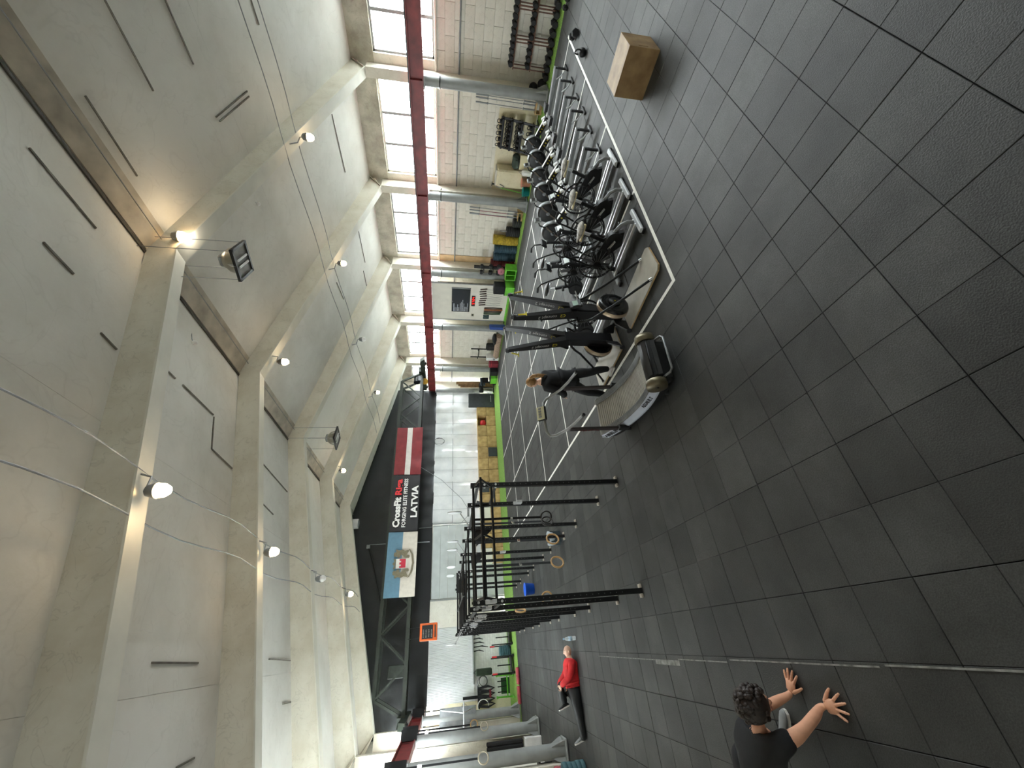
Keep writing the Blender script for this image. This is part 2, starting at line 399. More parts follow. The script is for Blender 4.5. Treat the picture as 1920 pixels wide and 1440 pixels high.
# windows: frame, mullions, transom, panes
for side, xx in (('r', WALLR), ('l', WALLL)):
    for n, (a, bb) in enumerate(WIN if side == 'r' else LWIN):
        wn = sroot('window_%d' % (n+1+(8 if side == 'l' else 0)), (xx, a, WZ0 if side == 'r' else LZ0(a))); sg = 1 if side == 'r' else -1
        Wd, H = bb-a, WZ1-(WZ0 if side == 'r' else LZ0(a)); d = .07; xo = sg*.14
        f = MB()
        for y in (.03, Wd-.03): f.box((xo, y, H/2), (d, .06, H))
        for z in (.03, H-.03): f.box((xo, Wd/2, z), (d, Wd, .06))
        obj('window_frame', f, 'grey_paint' if n % 3 else 'offwhite', wn)
        nc = 3 if Wd > 2.4 else 2
        for k in range(1, nc): obj('mullion', MB().box((xo, Wd*k/nc, H/2), (.06, .09, H-.1)), 'grey_paint', wn)
        obj('transom', MB().box((xo, Wd/2, H*.36), (.05, Wd-.1, .08)), 'grey_paint', wn)
        for k in range(nc):
            for z0, z1 in ((.05, H*.36-.02), (H*.36+.02, H-.05)):
                obj('pane', MB().box((xo, Wd*(k+.5)/nc, (z0+z1)/2), (.006, Wd/nc-.06, z1-z0)), 'glass', wn)
# roof: two pitched slabs, panels with recessed seams
cl = sroot('ceiling')
for sg in (-1, 1):
    xe = RX+sg*10.1
    b = MB().prism([(RX, FRONTY, RZ), (xe, FRONTY, roofz(xe)), (xe, FRONTY, roofz(xe)+.25), (RX, FRONTY, RZ+.25)], (0, BACKY+.4-FRONTY, 0))
    obj('roof_slab', b, 'ceiling', cl)
    edges = [FRONTY]+FRAMES+[BACKY]
    for i in range(len(edges)-1):
        for k in range(3):
            xa, xb = RX+sg*(.35+k*3.15), RX+sg*(.35+(k+1)*3.15-.004)
            if k == 2: xb = RX+sg*9.72
            y0, y1 = edges[i]+.02, edges[i+1]-.02
            b = MB().prism([(xa, y0, roofz(xa)-.02), (xb, y0, roofz(xb)-.02), (xb, y0, roofz(xb)+.01), (xa, y0, roofz(xa)+.01)], (0, y1-y0, 0))
            obj('ceiling_panel', b, 'ceiling', cl)
b = MB().prism([(RX+.02, FRONTY, RZ-.03), (RX+.5, FRONTY, roofz(RX+.5)-.03), (RX+.5, FRONTY, roofz(RX+.5)-.01), (RX+.02, FRONTY, RZ-.01)], (0, BACKY-FRONTY, 0))
obj('ridge_board', b, mat('ridge', '#c2baac', .8, var=.2, scale=2), cl)
obj('ridge_gap', MB().box((RX-.05, (FRONTY+BACKY)/2, RZ-.03), (.05, BACKY-FRONTY, .03)), mat('gap_dark', '#4a463f', .8, var=.1), cl)
obj('ridge_wire', MB().beam((RX+.32, FRONTY, RZ-.16), (RX+.32, BACKY, RZ-.16), .015, .015), 'grey_paint', cl)
# battens, patches and cracks stuck on the ceiling
def on_roof(x, y, dz=.03): return Vector((x, y, roofz(x)-dz))
for x0, y0, x1, y1 in [(8.24, 2.49, 8.25, 3.63), (9.38, 2.71, 9.39, 3.6), (7.09, 3.29, 7.08, 4.47), (5.65, 3.31, 5.64, 4.46), (9.38, 4.48, 10.6, 4.45), (9.42, 4.58, 10.6, 4.55), (11.73, 3.18, 11.75, 3.59), (14.1, 6.28, 14.17, 8.14), (14.24, 10.58, 14.23, 12.13), (13.94, 12.35, 13.93, 13.2), (4.6, 3.9, 4.58, 4.39), (11.77, 11.07, 11.9, 12.06), (4.52, 6.22, 4.53, 6.83), (4.55, 7.08, 4.56, 8.28), (4.53, 8.31, 3.79, 8.34), (3.79, 8.34, 3.74, 9.3), (4.61, 10.5, 4.45, 13.1), (3.52, 10.69, 3.41, 11.89), (4.11, 5.05, 4.08, 5.39), (-0.85, 12.61, -0.87, 13.2), (0.12, 7.3, 0.08, 8.55), (-1.14, 8.2, -1.12, 8.68), (0.06, 11.69, -0.0, 13.2)]:
    obj('ceiling_batten', MB().beam(on_roof(x0, y0), on_roof(x1, y1), .026, .02), mat('batten', '#716d65', .8, var=.2), cl)
# portal frames: welded I-sections, rafters and wall posts
for k, Y in enumerate(FRAMES):
    pf = sroot('trim_%d' % (k+1), (0, Y, 0))
    D = .62
    for sg in (-1, 1):
        xk, xr = RX+sg*9.1, RX
        xe = RX+sg*9.68
        zt = lambda x: roofz(x)-.02
        web = MB().prism([(xr, -.09, zt(xr)), (xe, -.09, zt(xe)), (xe, -.09, zt(xe)-.2), (xk, -.09, zt(xk)-D), (xr, -.09, zt(xr)-.5)], (0, .18, 0))
        obj('rafter_web', web, 'beam_paint', pf)
        fg = MB(); fg.beam((xr, 0, zt(xr)-.51), (xk, 0, zt(xk)-D-.01), .3, .03); obj('rafter_flange', fg, 'offwhite', pf)
        zk = zt(xk)-D
        obj('knee_plate', MB().beam((xk, 0, zk), (xe, 0, zt(xe)-.02), .3, .04), mat('knee_brown', '#8f8676', .6, var=.1), pf)
        p = MB().box(((xk+xe)/2+sg*.02, 0, (zk-.1)/2), (abs(xe-xk)-.05, .16, zk+.1)); obj('post_web', p, 'beam_paint', pf)
        p = MB().box((xk+sg*.015, 0, (zk-.1)/2), (.03, .3, zk+.1)); obj('post_flange', p, 'beam_paint', pf)
# end wall: black sheeting above, white below in three kinds
wb = sroot('wall_back')
X0, X1, ZB = WALLL, 15.15, 3.98
for xa, xb, za, zb in ((WALLL-.3, WALLR+.3, -.1, 1.2), (WALLL-.3, WALLR+.3, 3.98, 8.9), (WALLL-.3, 6.15, 1.2, 3.98), (15.15, WALLR+.3, 1.2, 3.98)):
    obj('backing', MB().box(((xa+xb)/2, BACKY+.35, (za+zb)/2), (xb-xa, .3, zb-za)), 'wall_paint', wb)
def sheet(nm, xa, xb, z0, ztop, m, nx, nz, amp, seed, y=BACKY):
    rnd = random.Random(seed); b = MB(); ph = [rnd.uniform(0, 6) for _ in range(8)]
    for i in range(nx+1):
        x = xa+(xb-xa)*i/nx; zt = ztop(x) if callable(ztop) else ztop
        for j in range(nz+1):
            z = z0+(zt-z0)*j/nz
            d = amp*(.8*sin(x*8.2+ph[4]+.3*sin(z*2))+sin(x*3.1+ph[0]+z*.8)+.7*sin(z*7+ph[1]+sin(x*1.3+ph[2])*1.5)+.5*sin(x*9+ph[3]+z*2))
            b.v.append((x, y-.03+d*.5, z))
    b.f = [(i*(nz+1)+j, (i+1)*(nz+1)+j, (i+1)*(nz+1)+j+1, i*(nz+1)+j+1) for i in range(nx) for j in range(nz)]; b.sm = [True]*len(b.f)
    return obj(nm, b, m, wb)
xs = [-3.3, -1.1, 1.1, 3.3, 5.5, 7.7, 9.9, 12.1, 15.15]
for i in range(len(xs)-1): sheet('black_film', xs[i], xs[i+1]+.04, ZB-.02, lambda x: roofz(x)-.01, 'film_black', 14, 18, .022, i+5)
wx = [5.95, 8.25, 10.55, 12.85, 15.15]
for i in range(len(wx)-1): sheet('white_film', wx[i], wx[i+1]+.03, .9, ZB, 'film_white', 30, 26, .055, i+31, BACKY-.03)
obj('film_batten', MB().box((10.5, BACKY-.07, 2.83), (9.2, .03, .025)), 'grey_metal', wb)
for k in range(12):
    obj('film_seam', MB().box((5.98+k*.82, BACKY-.125, 2.62), (.02, .012, 2.72)), mat('seam', '#b9bcbc', .5, var=.1), wb)
# corrugated sheets at the left
for i in range(7):
    xa = -2.3+i*.475; b = MB(); nr = 8
    prof = []
    for k in range(nr*4+1):
        x = xa+.485*k/(nr*4); prof.append((x, BACKY-.04-(.02 if k % 4 in (1, 2) else 0)-.004*(i % 2)))
    for x, y in prof: b.v += [(x, y, 1.72), (x, y, ZB)]
    b.f = [(2*k, 2*k+2, 2*k+3, 2*k+1) for k in range(len(prof)-1)]; b.sm = [False]*len(b.f)
    obj('corrugated_sheet', b, 'sheet_white', wb)
obj('ledge', MB().box((-.45, BACKY-.12, 1.77), (2.4, .24, .07), ch=.01), 'grey_paint', wb)
obj('white_boarding', MB().box((1.45, BACKY-.06, 2.9), (1.3, .06, 2.15)), 'wall_paint', wb)
me = MB().box((.15, 0, .06), (.292, .03, .114), ch=.005).mesh('wall_brick'); me.materials.append(M['white'])
for k in range(14):
    for i in range(11): obj('wall_brick', me, None, wb, (-2.35+i*.3+(k % 2)*.15, BACKY+.01-.02, .05+k*.122))
obj('painted_plinth', MB().box((-.6, BACKY+.1, .9), (3.8, .2, 1.8)), 'white', wb)
obj('cream_boarding', MB().box((-2.8, BACKY-.03, 2), (1.0, .06, 4)), 'cream_paint', wb)
# sectional door in the middle of the end wall
dr = sroot('door_1', (2.1, BACKY-.06, 0))
for k in range(9): obj('door_panel', MB().box((1.92, 0, .22+k*.437), (3.82, .05, .43), ch=.008), mat('door_grey', '#c3c9c8', .5, var=.06, scale=2, rnd=.04), dr)
f = MB()
for x in (-.04, 3.88): f.box((x, -.03, 2), (.07, .08, 4.0))
obj('door_rail', f, 'grey_paint', dr)
obj('door_head', MB().box((1.92, -.04, 4.0), (4, .1, .06)), 'black', dr)
obj('ladder_rail', MB().box((2.9, -.06, .95), (1.5, .03, .05)).box((2.9, -.06, 1.5), (1.5, .03, .05)).box((2.2, -.06, 1.2), (.05, .03, .6)).box((3.6, -.06, 1.2), (.05, .03, .6)), 'offwhite', dr)
# conduit pipe along the right wall, small boxes
b = MB().tube([(WALLR-.06, 2.0, 2.93), (WALLR-.06, BACKY, 2.93)], .028, 8)
tag(obj('conduit_pipe', b, 'grey_metal'), 'thin grey conduit pipe running the length of the whitewashed window wall', 'pipe')
# ================================================================== CRANE AND COLUMNS
def column(x, y, label, h=4.05):
    t = thing('steel_column', label, 'column', (x, y, 0), 0, 'round grey columns under the red beams')
    obj('shaft', MB().cyl((0, 0, .06), (0, 0, h), .16, n=24), 'grey_paint', t)
    obj('base_plate', MB().box((0, 0, .04), (.52, .52, .05), ch=.01), 'grey_paint', t)
    for k in range(4):
        a = pi/4+k*pi/2; u = Vector((cos(a), sin(a), 0)); v = Vector((-sin(a), cos(a), 0))*.012
        obj('gusset', MB().prism([u*.14+Vector((0, 0, .06))-v, u*.33+Vector((0, 0, .06))-v, u*.33+Vector((0, 0, .12))-v, u*.14+Vector((0, 0, .45))-v], v*2), 'grey_paint', t)
    obj('head_plate', MB().box((0, 0, h-.02), (.36, .36, .04)), 'grey_paint', t)
    return t
CX, LX = 15.22, -2.5
CB, CT = 4.06, 4.5
CYR = [5.47, 9.4, 13.38, 17.3, 21.4, 24.0]
LR = ['nearest the camera, three barbells beside it', 'beside the teal tub and the pink-barred barbells', 'at the near edge of the white workout board', 'at the far edge of the white workout board', 'behind the green bench box near the leaning boards', 'in the far corner behind the tall black pad']
for y, l in zip(CYR, LR): column(CX, y, 'round grey window-side column '+l)
for y, l in zip([9.6, 13.5, 17.2, 21.3], ['hidden past the photo edge', 'nearest the camera, beside the coloured plates', 'second from the camera, behind the hanging rings', 'farthest, where the green turf ends']):
    if y > 10: column(LX, y, 'round grey left-row column, '+l)
def runway(x, label):
    t = thing('runway_beam', label, 'beam', (x, 0, CB)); L0, L1 = FRONTY+.3, BACKY-.1
    my = (L0+L1)/2; ln = L1-L0
    obj('web', MB().box((0, my, .22), (.02, ln, .40)), 'red_paint', t)
    obj('bottom_flange', MB().box((0, my, .015), (.22, ln, .03)), 'red_paint', t)
    obj('top_flange', MB().box((0, my, .425), (.22, ln, .03)), 'red_paint', t)
    obj('rail', MB().box((0, my, .46), (.05, ln, .05)), 'steel_black', t)
    st = MB()
    for y in CYR: st.box((0, y, .22), (.2, .015, .38))
    obj('stiffener', st, 'red_paint', t)
    return t
runway(CX, 'long dark red crane beam in front of the windows'); runway(LX, 'long dark red crane beam on the left row of columns')
# brackets that tie beam columns to the wall posts
for i, y in enumerate(CYR[:5]):
    t = thing('wall_bracket', 'pale steel bracket with grey box tying the '+['nearest', 'second', 'third', 'fourth', 'fifth'][i]+' window-side column to the wall', 'bracket', (CX, y, 3.55), 0, 'column brackets')
    obj('arm', MB().beam((.1, 0, 0), (.55, 0, 0), .06, .06), 'white', t)
    obj('junction_box', MB().box((.3, .02, .22), (.2, .14, .3), ch=.01), 'white', t)
    obj('clamp', MB().ring((0, 0, 0), (0, 0, 1), .165, .02, 20, 6), 'steel_black', t)
# overhead travelling crane: lattice bridge with flags tied along it
t = thing('overhead_crane', 'dark lattice bridge crane spanning the hall between the red beams', 'crane', (0, 21.75, 0))
ZL, ZU = 4.85, 6.1; XA, XB = LX+.1, CX-.1
for nm, z in (('bottom_chord', ZL), ('top_chord', ZU)):
    for y in (0, .9): obj(nm, MB().beam((XA+(.7 if z > 5 else 0), y, z), (XB-(.7 if z > 5 else 0), y, z), .12, .16), 'dark_green', t)
n = 14; dx = (XB-XA-1.4)/n
for y in (0, .9):
    for k in range(n):
        x = XA+.7+k*dx
        z0, z1 = (ZL, ZU) if k % 2 else (ZU, ZL)
        obj('diagonal', MB().beam((x, y, z0), (x+dx, y, z1), .07, .07), 'dark_green', t)
    for xa, xb in ((XA, XA+.7), (XB, XB-.7)): obj('end_strut', MB().beam((xa, y, ZL), (xb, y, ZU), .1, .1), 'dark_green', t)
for k in range(0, n+1, 2):
    x = XA+.7+k*dx; obj('cross_strut', MB().beam((x, 0, ZL), (x, .9, ZL), .06, .06).beam((x, 0, ZU), (x, .9, ZU), .06, .06), 'dark_green', t)
obj('walkway', MB().box(((XA+XB)/2, .45, ZL+.1), (XB-XA-.6, .75, .03)), 'steel_black', t)
for x in (LX, CX):
    e = MB().box((x, .45, 4.8), (.26, 3.3, .3), ch=.02).box((x, .45, 5.0), (.34, 1.4, .16)); e.prism([(x-.13, -1.2, 4.67), (x-.13, -1.5, 4.67), (x-.13, -1.2, 4.95)], (.26, 0, 0))
    eo = obj('end_carriage', e, 'dark_green', t)
    for y in (-.95, 1.85): obj('wheel', MB().cyl((x-.05, y, 4.69), (x+.05, y, 4.69), .13), 'steel_black', eo)
obj('drive_motor', MB().cyl((CX-.75, .2, 5.2), (CX-.25, .2, 5.2), .2).box((CX-.5, .2, 5.0), (.4, .4, .2)), 'steel_black', t)
obj('control_cabinet', MB().box((-.8, .9, 5.35), (.5, .3, .7), ch=.02), 'dark_green', t)
t = thing('warning_lamp', 'round yellow lamp housing at the far end of the right crane beam', 'lamp', (CX-.45, 22.3, 4.72))
obj('housing', MB().lathe([(.0, -.12), (.12, -.12), (.2, .05), (.22, .12), (.18, .14), (0, .1)], ax=(-.3, -1, 0)), mat('amber', '#d9a530', .4), t)
obj('bracket', MB().beam((.0, .1, 0), (.12, .3, 0), .05, .05), 'steel_black', t)
# ------------------------------------------------------------------ flags
def cloth(x0, x1, z0, z1, y, amp, seed, nx=36, nz=18, sag=0):
    r = random.Random(seed); p = [r.uniform(0, 6) for _ in range(6)]
    def f(u, v):
        x = x0+(x1-x0)*u; z = z0+(z1-z0)*v
        d = amp*((1.1-v)*(sin(x*2.7+p[0])+.6*sin(x*5.3+p[1]+v))+.5*sin(z*4+x*1.4+p[2]))
        return x, y+d, z-sag*(1-v)*sin(u*3)*.5
    return f
def cloth_mb(f, u0, u1, v0, v1, nx, nz):
    b = MB()
    for i in range(nx+1):
        for j in range(nz+1): b.v.append(f(u0+(u1-u0)*i/nx, v0+(v1-v0)*j/nz))
    b.f = [(i*(nz+1)+j, (i+1)*(nz+1)+j, (i+1)*(nz+1)+j+1, i*(nz+1)+j+1) for i in range(nx) for j in range(nz)]; b.sm = [True]*len(b.f)
    return b
FY = 21.55
mat('flag_red', '#7d262c', .7, var=.1, scale=3); mat('flag_white', '#d5d2cb', .7, var=.05); mat('flag_blue', '#5f8499', .7, var=.05); mat('flag_cream', '#d2ccbf', .7, var=.05); mat('banner_black', '#232427', .6, var=.1, scale=4)
t = thing('red_flag', 'dark red flag with a white middle stripe hung on the crane bridge', 'flag', (0, FY, 0))
f = cloth(8.1, 11.0, 4.62, 6.08, 0, .035, 3)
for nm, m, v0, v1 in (('lower_stripe', 'flag_red', 0, .4), ('white_stripe', 'flag_white', .4, .6), ('upper_stripe', 'flag_red', .6, 1)):
    obj(nm, cloth_mb(f, 0, 1, v0, v1, 40, 8), m, t)
t = thing('gym_banner', 'black banner with white and red lettering between the two flags', 'banner', (0, FY-.02, 0))
f = cloth(5.08, 8.06, 4.64, 6.05, 0, .018, 9); obj('cloth', cloth_mb(f, 0, 1, 0, 1, 40, 16), 'banner_black', t)
def fit(o, x0, x1, zb=None, h=None):
    """scale a lettering mesh to span x0..x1 and height h from baseline"""
    vs = o.data.vertices; a = min(v.co.x for v in vs); b_ = max(v.co.x for v in vs); lo = min(v.co.z for v in vs); hi = max(v.co.z for v in vs)
    for v in vs:
        v.co.x = x0+(v.co.x-a)*(x1-x0)/(b_-a)
        if h: v.co.z = zb+(v.co.z-lo)*h/(hi-lo)
    return o
def band(nm, s, m, x0, x1, zb, h, par, y=-.06, bold=.012):
    return fit(text(nm, s, h*1.4, m, par, (x0, y, zb), (1, 0, 0), (0, 0, 1), .004, bold), x0, x1, zb, h)
mat('letter_white', '#efefec', .6, var=0); mat('letter_red', '#d63338', .6, var=0)
band('lettering', 'CrossFit', 'letter_white', 5.27, 6.83, 5.56, .36, t, bold=.022)
band('lettering', 'Riga', 'letter_red', 6.95, 7.82, 5.46, .44, t, bold=.022)
band('lettering', 'FORGING ELITE FITNESS', 'letter_white', 5.27, 7.84, 5.26, .2, t, bold=.006)
band('lettering', 'LATVIA', 'letter_white', 5.75, 7.45, 4.7, .34, t, bold=.016)
t = thing('city_flag', 'blue and cream flag with brown coat of arms on the crane bridge', 'flag', (0, FY, 0))
f = cloth(2.08, 5.05, 4.62, 6.06, 0, .02, 14)
obj('lower_half', cloth_mb(f, 0, 1, 0, .5, 40, 10), 'flag_cream', t); obj('upper_half', cloth_mb(f, 0, 1, .5, 1, 40, 10), 'flag_blue', t)
mat('crest_brown', '#77705a', .7, var=.15, scale=12); mat('crest_red', '#b0273a', .7, var=.05); mat('crest_white', '#d9d6cc', .7, var=.05)
CXF, CZF = 3.55, 5.28
def flat(nm, pts, m, y): return obj(nm, MB().prism([(CXF+x, y, CZF+z) for x, z in pts], (0, .008, 0)), m, t)
flat('shield', [(-.22, -.2), (.22, -.2), (.22, .3), (-.22, .3)], 'crest_white', -.075)
flat('castle_gate', [(-.2, -.16), (.2, -.16), (.2, .14), (.12, .14), (.12, .06), (.05, .06), (.05, .14), (-.05, .14), (-.05, .06), (-.12, .06), (-.12, .14), (-.2, .14)], 'crest_red', -.09)
for s in (-1, 1):   # rampant beasts as supporters
    pts = [(.24, -.3), (.32, -.34), (.38, -.3), (.36, -.18), (.44, -.2), (.56, -.3), (.62, -.26), (.58, -.1), (.64, .02), (.6, .2), (.66, .3), (.6, .36), (.54, .3), (.5, .42), (.38, .44), (.3, .36), (.34, .3), (.26, .22), (.28, .12), (.4, .1), (.36, 0), (.28, -.06)]
    flat('supporter_beast', [(s*x, z) for x, z in pts], 'crest_brown', -.075)
flat('crown', [(-.2, .32), (.2, .32), (.24, .44), (.1, .38), (0, .48), (-.1, .38), (-.24, .44)], 'crest_brown', -.08)
flat('scroll', [(-.66, -.26), (-.4, -.4), (0, -.46), (.4, -.4), (.66, -.26), (.62, -.36), (.38, -.5), (0, -.56), (-.38, -.5), (-.62, -.36)], 'crest_brown', -.08)
# orange hanging board
t = thing('hanging_board', 'orange framed board with a black panel hanging left under the crane', 'sign', (.57, 20.4, 3.5))
obj('frame', MB().box((0, 0, .37), (.66, .14, .74), ch=.02), mat('orange', '#c9591c', .5, var=.06), t)
obj('black_panel', MB().box((.0, -.075, .42), (.5, .02, .46)), 'black', t)
for k in range(4): obj('printed_line', MB().box((-.05-.01*(k%2), -.088, .59-k*.115), (.3, .004, .045)), mat('dim_print', '#6d6d68', .6, var=.5, scale=40), t)
obj('printed_strip', MB().box((.02, -.075, .09), (.46, .01, .07)), mat('dark_orange', '#4a2a16', .6, var=0), t)
obj('hanger', MB().tube([(-.2, 0, .74), (-.2, .9, 1.3)], .012, 6).tube([(.2, 0, .74), (.2, .9, 1.3)], .012, 6), 'steel_black', t)
# ------------------------------------------------------------------ lamps
def floodlamp(x, y, z, lit, label, mx):
    """lamp on a bent bracket fixed to the rafter"""
    t = thing('ceiling_lamp', label, 'lamp', (x, y, z), 0, 'lit ceiling lamps' if lit else 'unlit ceiling lamps')
    top = roofz(x)-.55-z if abs(x-RX) > 1 else roofz(x)-.6-z
    obj('bracket', MB().tube([(0, 0, .1), (0, .02, top*.5), (-.2*mx, .05, top*.55), (-.25*mx, .08, top)], .014, 6), 'grey_metal', t)
    obj('housing', MB().lathe([(.03, .16), (.07, .13), (.09, .06), (.1, .02)], n=16), 'grey_metal', t)
    if lit:
        obj('bulb', MB().lathe([(.002, -.13), (.05, -.115), (.085, -.06), (.09, -.01), (.07, .03), (.002, .05)], n=16), 'glow', t)
        l = bpy.data.lights.new('lamp_light', 'POINT'); l.energy = LAMPW; l.color = (1, .88, .7); l.shadow_soft_size = .11
        o = bpy.data.objects.new('lamp_light', l); COL.objects.link(o); o.location = (x, y-.02, z-.18)
    else: obj('bulb', MB().lathe([(.002, -.13), (.05, -.115), (.085, -.06), (.09, -.01), (.07, .03), (.002, .05)], n=16), 'white', t)
    return t
seq = ['nearest', 'second', 'third', 'fourth', 'fifth']
for i, (y, lit) in enumerate([(5.4, 1), (9.3, 1), (13.2, 0), (17.3, 1)]):
    floodlamp(10.8, y, 6.65, lit, ('glowing' if lit else 'unlit')+' lamp on the window-side roof slope, '+seq[i]+' rafter from the camera', 1)
for i, (y, z, lit) in enumerate([(5.4, 8.1, 1), (9.3, 7.55, 1), (17.3, 7.67, 1)]):
    floodlamp(6.75, y, z, lit, 'glowing lamp hung under the roof ridge, '+seq[i]+' from the camera', -1)
for i, (y, lit) in enumerate([(5.4, 1), (9.3, 1), (13.2, 0), (17.3, 1)]):
    floodlamp(1.9, y, 6.7, lit, ('glowing' if lit else 'unlit')+' lamp on the left roof slope, '+seq[i]+' rafter from the camera', -1)
def highbay(x, y, z, label, s=1):
    t = thing('high_bay_light', label, 'lamp', (x, y, z), .35, 'unlit square high bay lights')
    obj('ballast', MB().box((0, 0, .3), (.22, .22, .12), ch=.03), 'grey_metal', t)
    obj('reflector', MB().lathe([(.1, .26), (.2, .2), (.26, .1), (.3, .0), (.28, .0), (.24, .1), (.1, .22)], n=4, smooth=False), 'silver', t, rot=(0, 0, pi/4))
    obj('dome', MB().lathe([(.02, .3), (.14, .28), (.22, .18), (.27, .02)], n=20), mat('dome_grey', '#8f8c80', .35, metal=.4), t)
    f = MB()
    for a in (-1, 1): f.box((a*.27, 0, 0), (.05, .58, .05)).box((0, a*.27, 0), (.58, .05, .05))
    obj('frame', f, 'steel_black', t)
    obj('louvre', MB().box((0, 0, -.005), (.5, .5, .01)), mat('louvre', '#55514a', .3, metal=.5, var=.2), t)
    for a in (-1, 1): obj('tube_lamp', MB().cyl((-.18, a*.06, -.02), (.18, a*.06, -.02), .02, n=10), 'white', t)
    w_ = MB()
    for a in (-1, 1):
        for b_ in (-1, 1): w_.tube([(a*.26, b_*.26, .02), (a*.26, b_*.26, roofz(x)-z-.12)], .006, 5)
    obj('suspension_wire', w_, 'grey_metal', t)
highbay(6.3, 5.5, 6.98, 'large square high bay light with open louvre hanging near the camera')
highbay(6.4, 13.3, 7.0, 'small-looking square high bay light hanging farther down the ridge')
# detectors, cables, loudspeaker
for x, y, l in ((5.6, 7.1, 'small white ball detector on a cable left of the ridge'), (9.4, 6.4, 'small white ball detector on a cable right of the ridge')):
    z = roofz(x)-.12; t = thing('detector', l, 'detector', (x, y, z))
    obj('ball', MB().ball((0, 0, 0), .05), 'white', t); obj('cable', MB().tube([(0, 0, .03), (.1, .02, .09), (.3, .05, roofz(x+.3)-z-.01)], .008, 5), 'grey_metal', t)
for x, l in ((10.35, 'thin cable strung across the window-side rafters, ridge side'), (10.95, 'thin cable strung across the window-side rafters, window side'), (2.2, 'thin cable strung across the left rafters, ridge side'), (1.6, 'thin cable strung across the left rafters, column side')):
    pts = []; y = FRONTY+.5
    while y < 21:
        nf = min(FRAMES, key=lambda q: abs(q-y)); pts.append((x+.05*sin(y*1.7), y, roofz(x)-.58-.05*abs(sin((y-1.6)/3.93*pi)))); y += .65
    tag(obj('electric_cable', MB().tube(pts, .011, 5), 'grey_metal'), l, 'cable', 'ceiling cables')
t = thing('loudspeaker', 'white cylinder loudspeaker under the far end of the ridge', 'loudspeaker', (6.0, 23.3, 8.1))
obj('drum', MB().cyl((0, 0, -.14), (0, 0, .16), .26, n=24), 'white', t); obj('grille', MB().cyl((0, 0, -.16), (0, 0, -.135), .2, n=24), 'grey_metal', t)
obj('bracket', MB().box((0, 0, .2), (.1, .1, .1)), 'grey_metal', t)
t = thing('wall_strut', 'dark threaded strut with clamp running up the black sheeting', 'strut', (4.9, BACKY-.2, 6.3))
obj('pole', MB().tube([(-3.2, 0, .05), (-.9, 0, .75), (.0, 0, 1.1)], .035, 8), 'steel_black', t); obj('clamp', MB().box((0, 0, 1.1), (.2, .1, .2), ch=.02), 'grey_metal', t)
obj('drop_rod', MB().tube([(.1, 0, 1.05), (.1, 0, -2.2)], .02, 6), 'grey_metal', t)
# ------------------------------------------------------------------ trees outside the windows
def tree(x, y, h, seed, label):
    r = random.Random(seed); b = MB()
    def br(p, d, L, rad, lv):
        q = p+d*L; b.tube([p, (p+q)/2+Vector((r.uniform(-.05, .05)*L, r.uniform(-.05, .05)*L, 0)), q], [rad, rad*.8, rad*.6], 5 if lv < 2 else 3, caps=False)
        if lv < 5:
            for _ in range(3):
                nd = (d+Vector((r.uniform(-.8, .8), r.uniform(-.8, .8), r.uniform(-.3, .6)))).normalized(); br(q-d*L*r.uniform(0, .35), nd, L*r.uniform(.6, .8), rad*.58, lv+1)
    br(Vector((0, 0, -.3)), Vector((0, 0, 1)), h*.3, .14, 0)
    return tag(obj('bare_tree', b, mat('bark', '#5b4c40', .9, var=.2), loc=(x, y, 0)), label, 'tree')
for i, (x, y, h) in enumerate([(22, 3.2, 8), (22.5, 8.6, 8), (24, 13.4, 8), (23, 18.6, 8), (33, 3, 9), (30, 24, 9)]):
    tree(x, y, h, i+3, 'bare winter tree outside, seen through the '+['nearest window', 'second window', 'third window', 'fourth window', 'nearest window behind another tree', 'fifth window'][i])
struct('ground_outside', MB().box((40, 8, -.4), (47, 80, .2)), mat('snow_ground', '#c9ccc8', .9, var=.15, scale=.4))
struct('ground_outside', MB().box((-27, 8, -.4), (47, 80, .2)), M['snow_ground'])
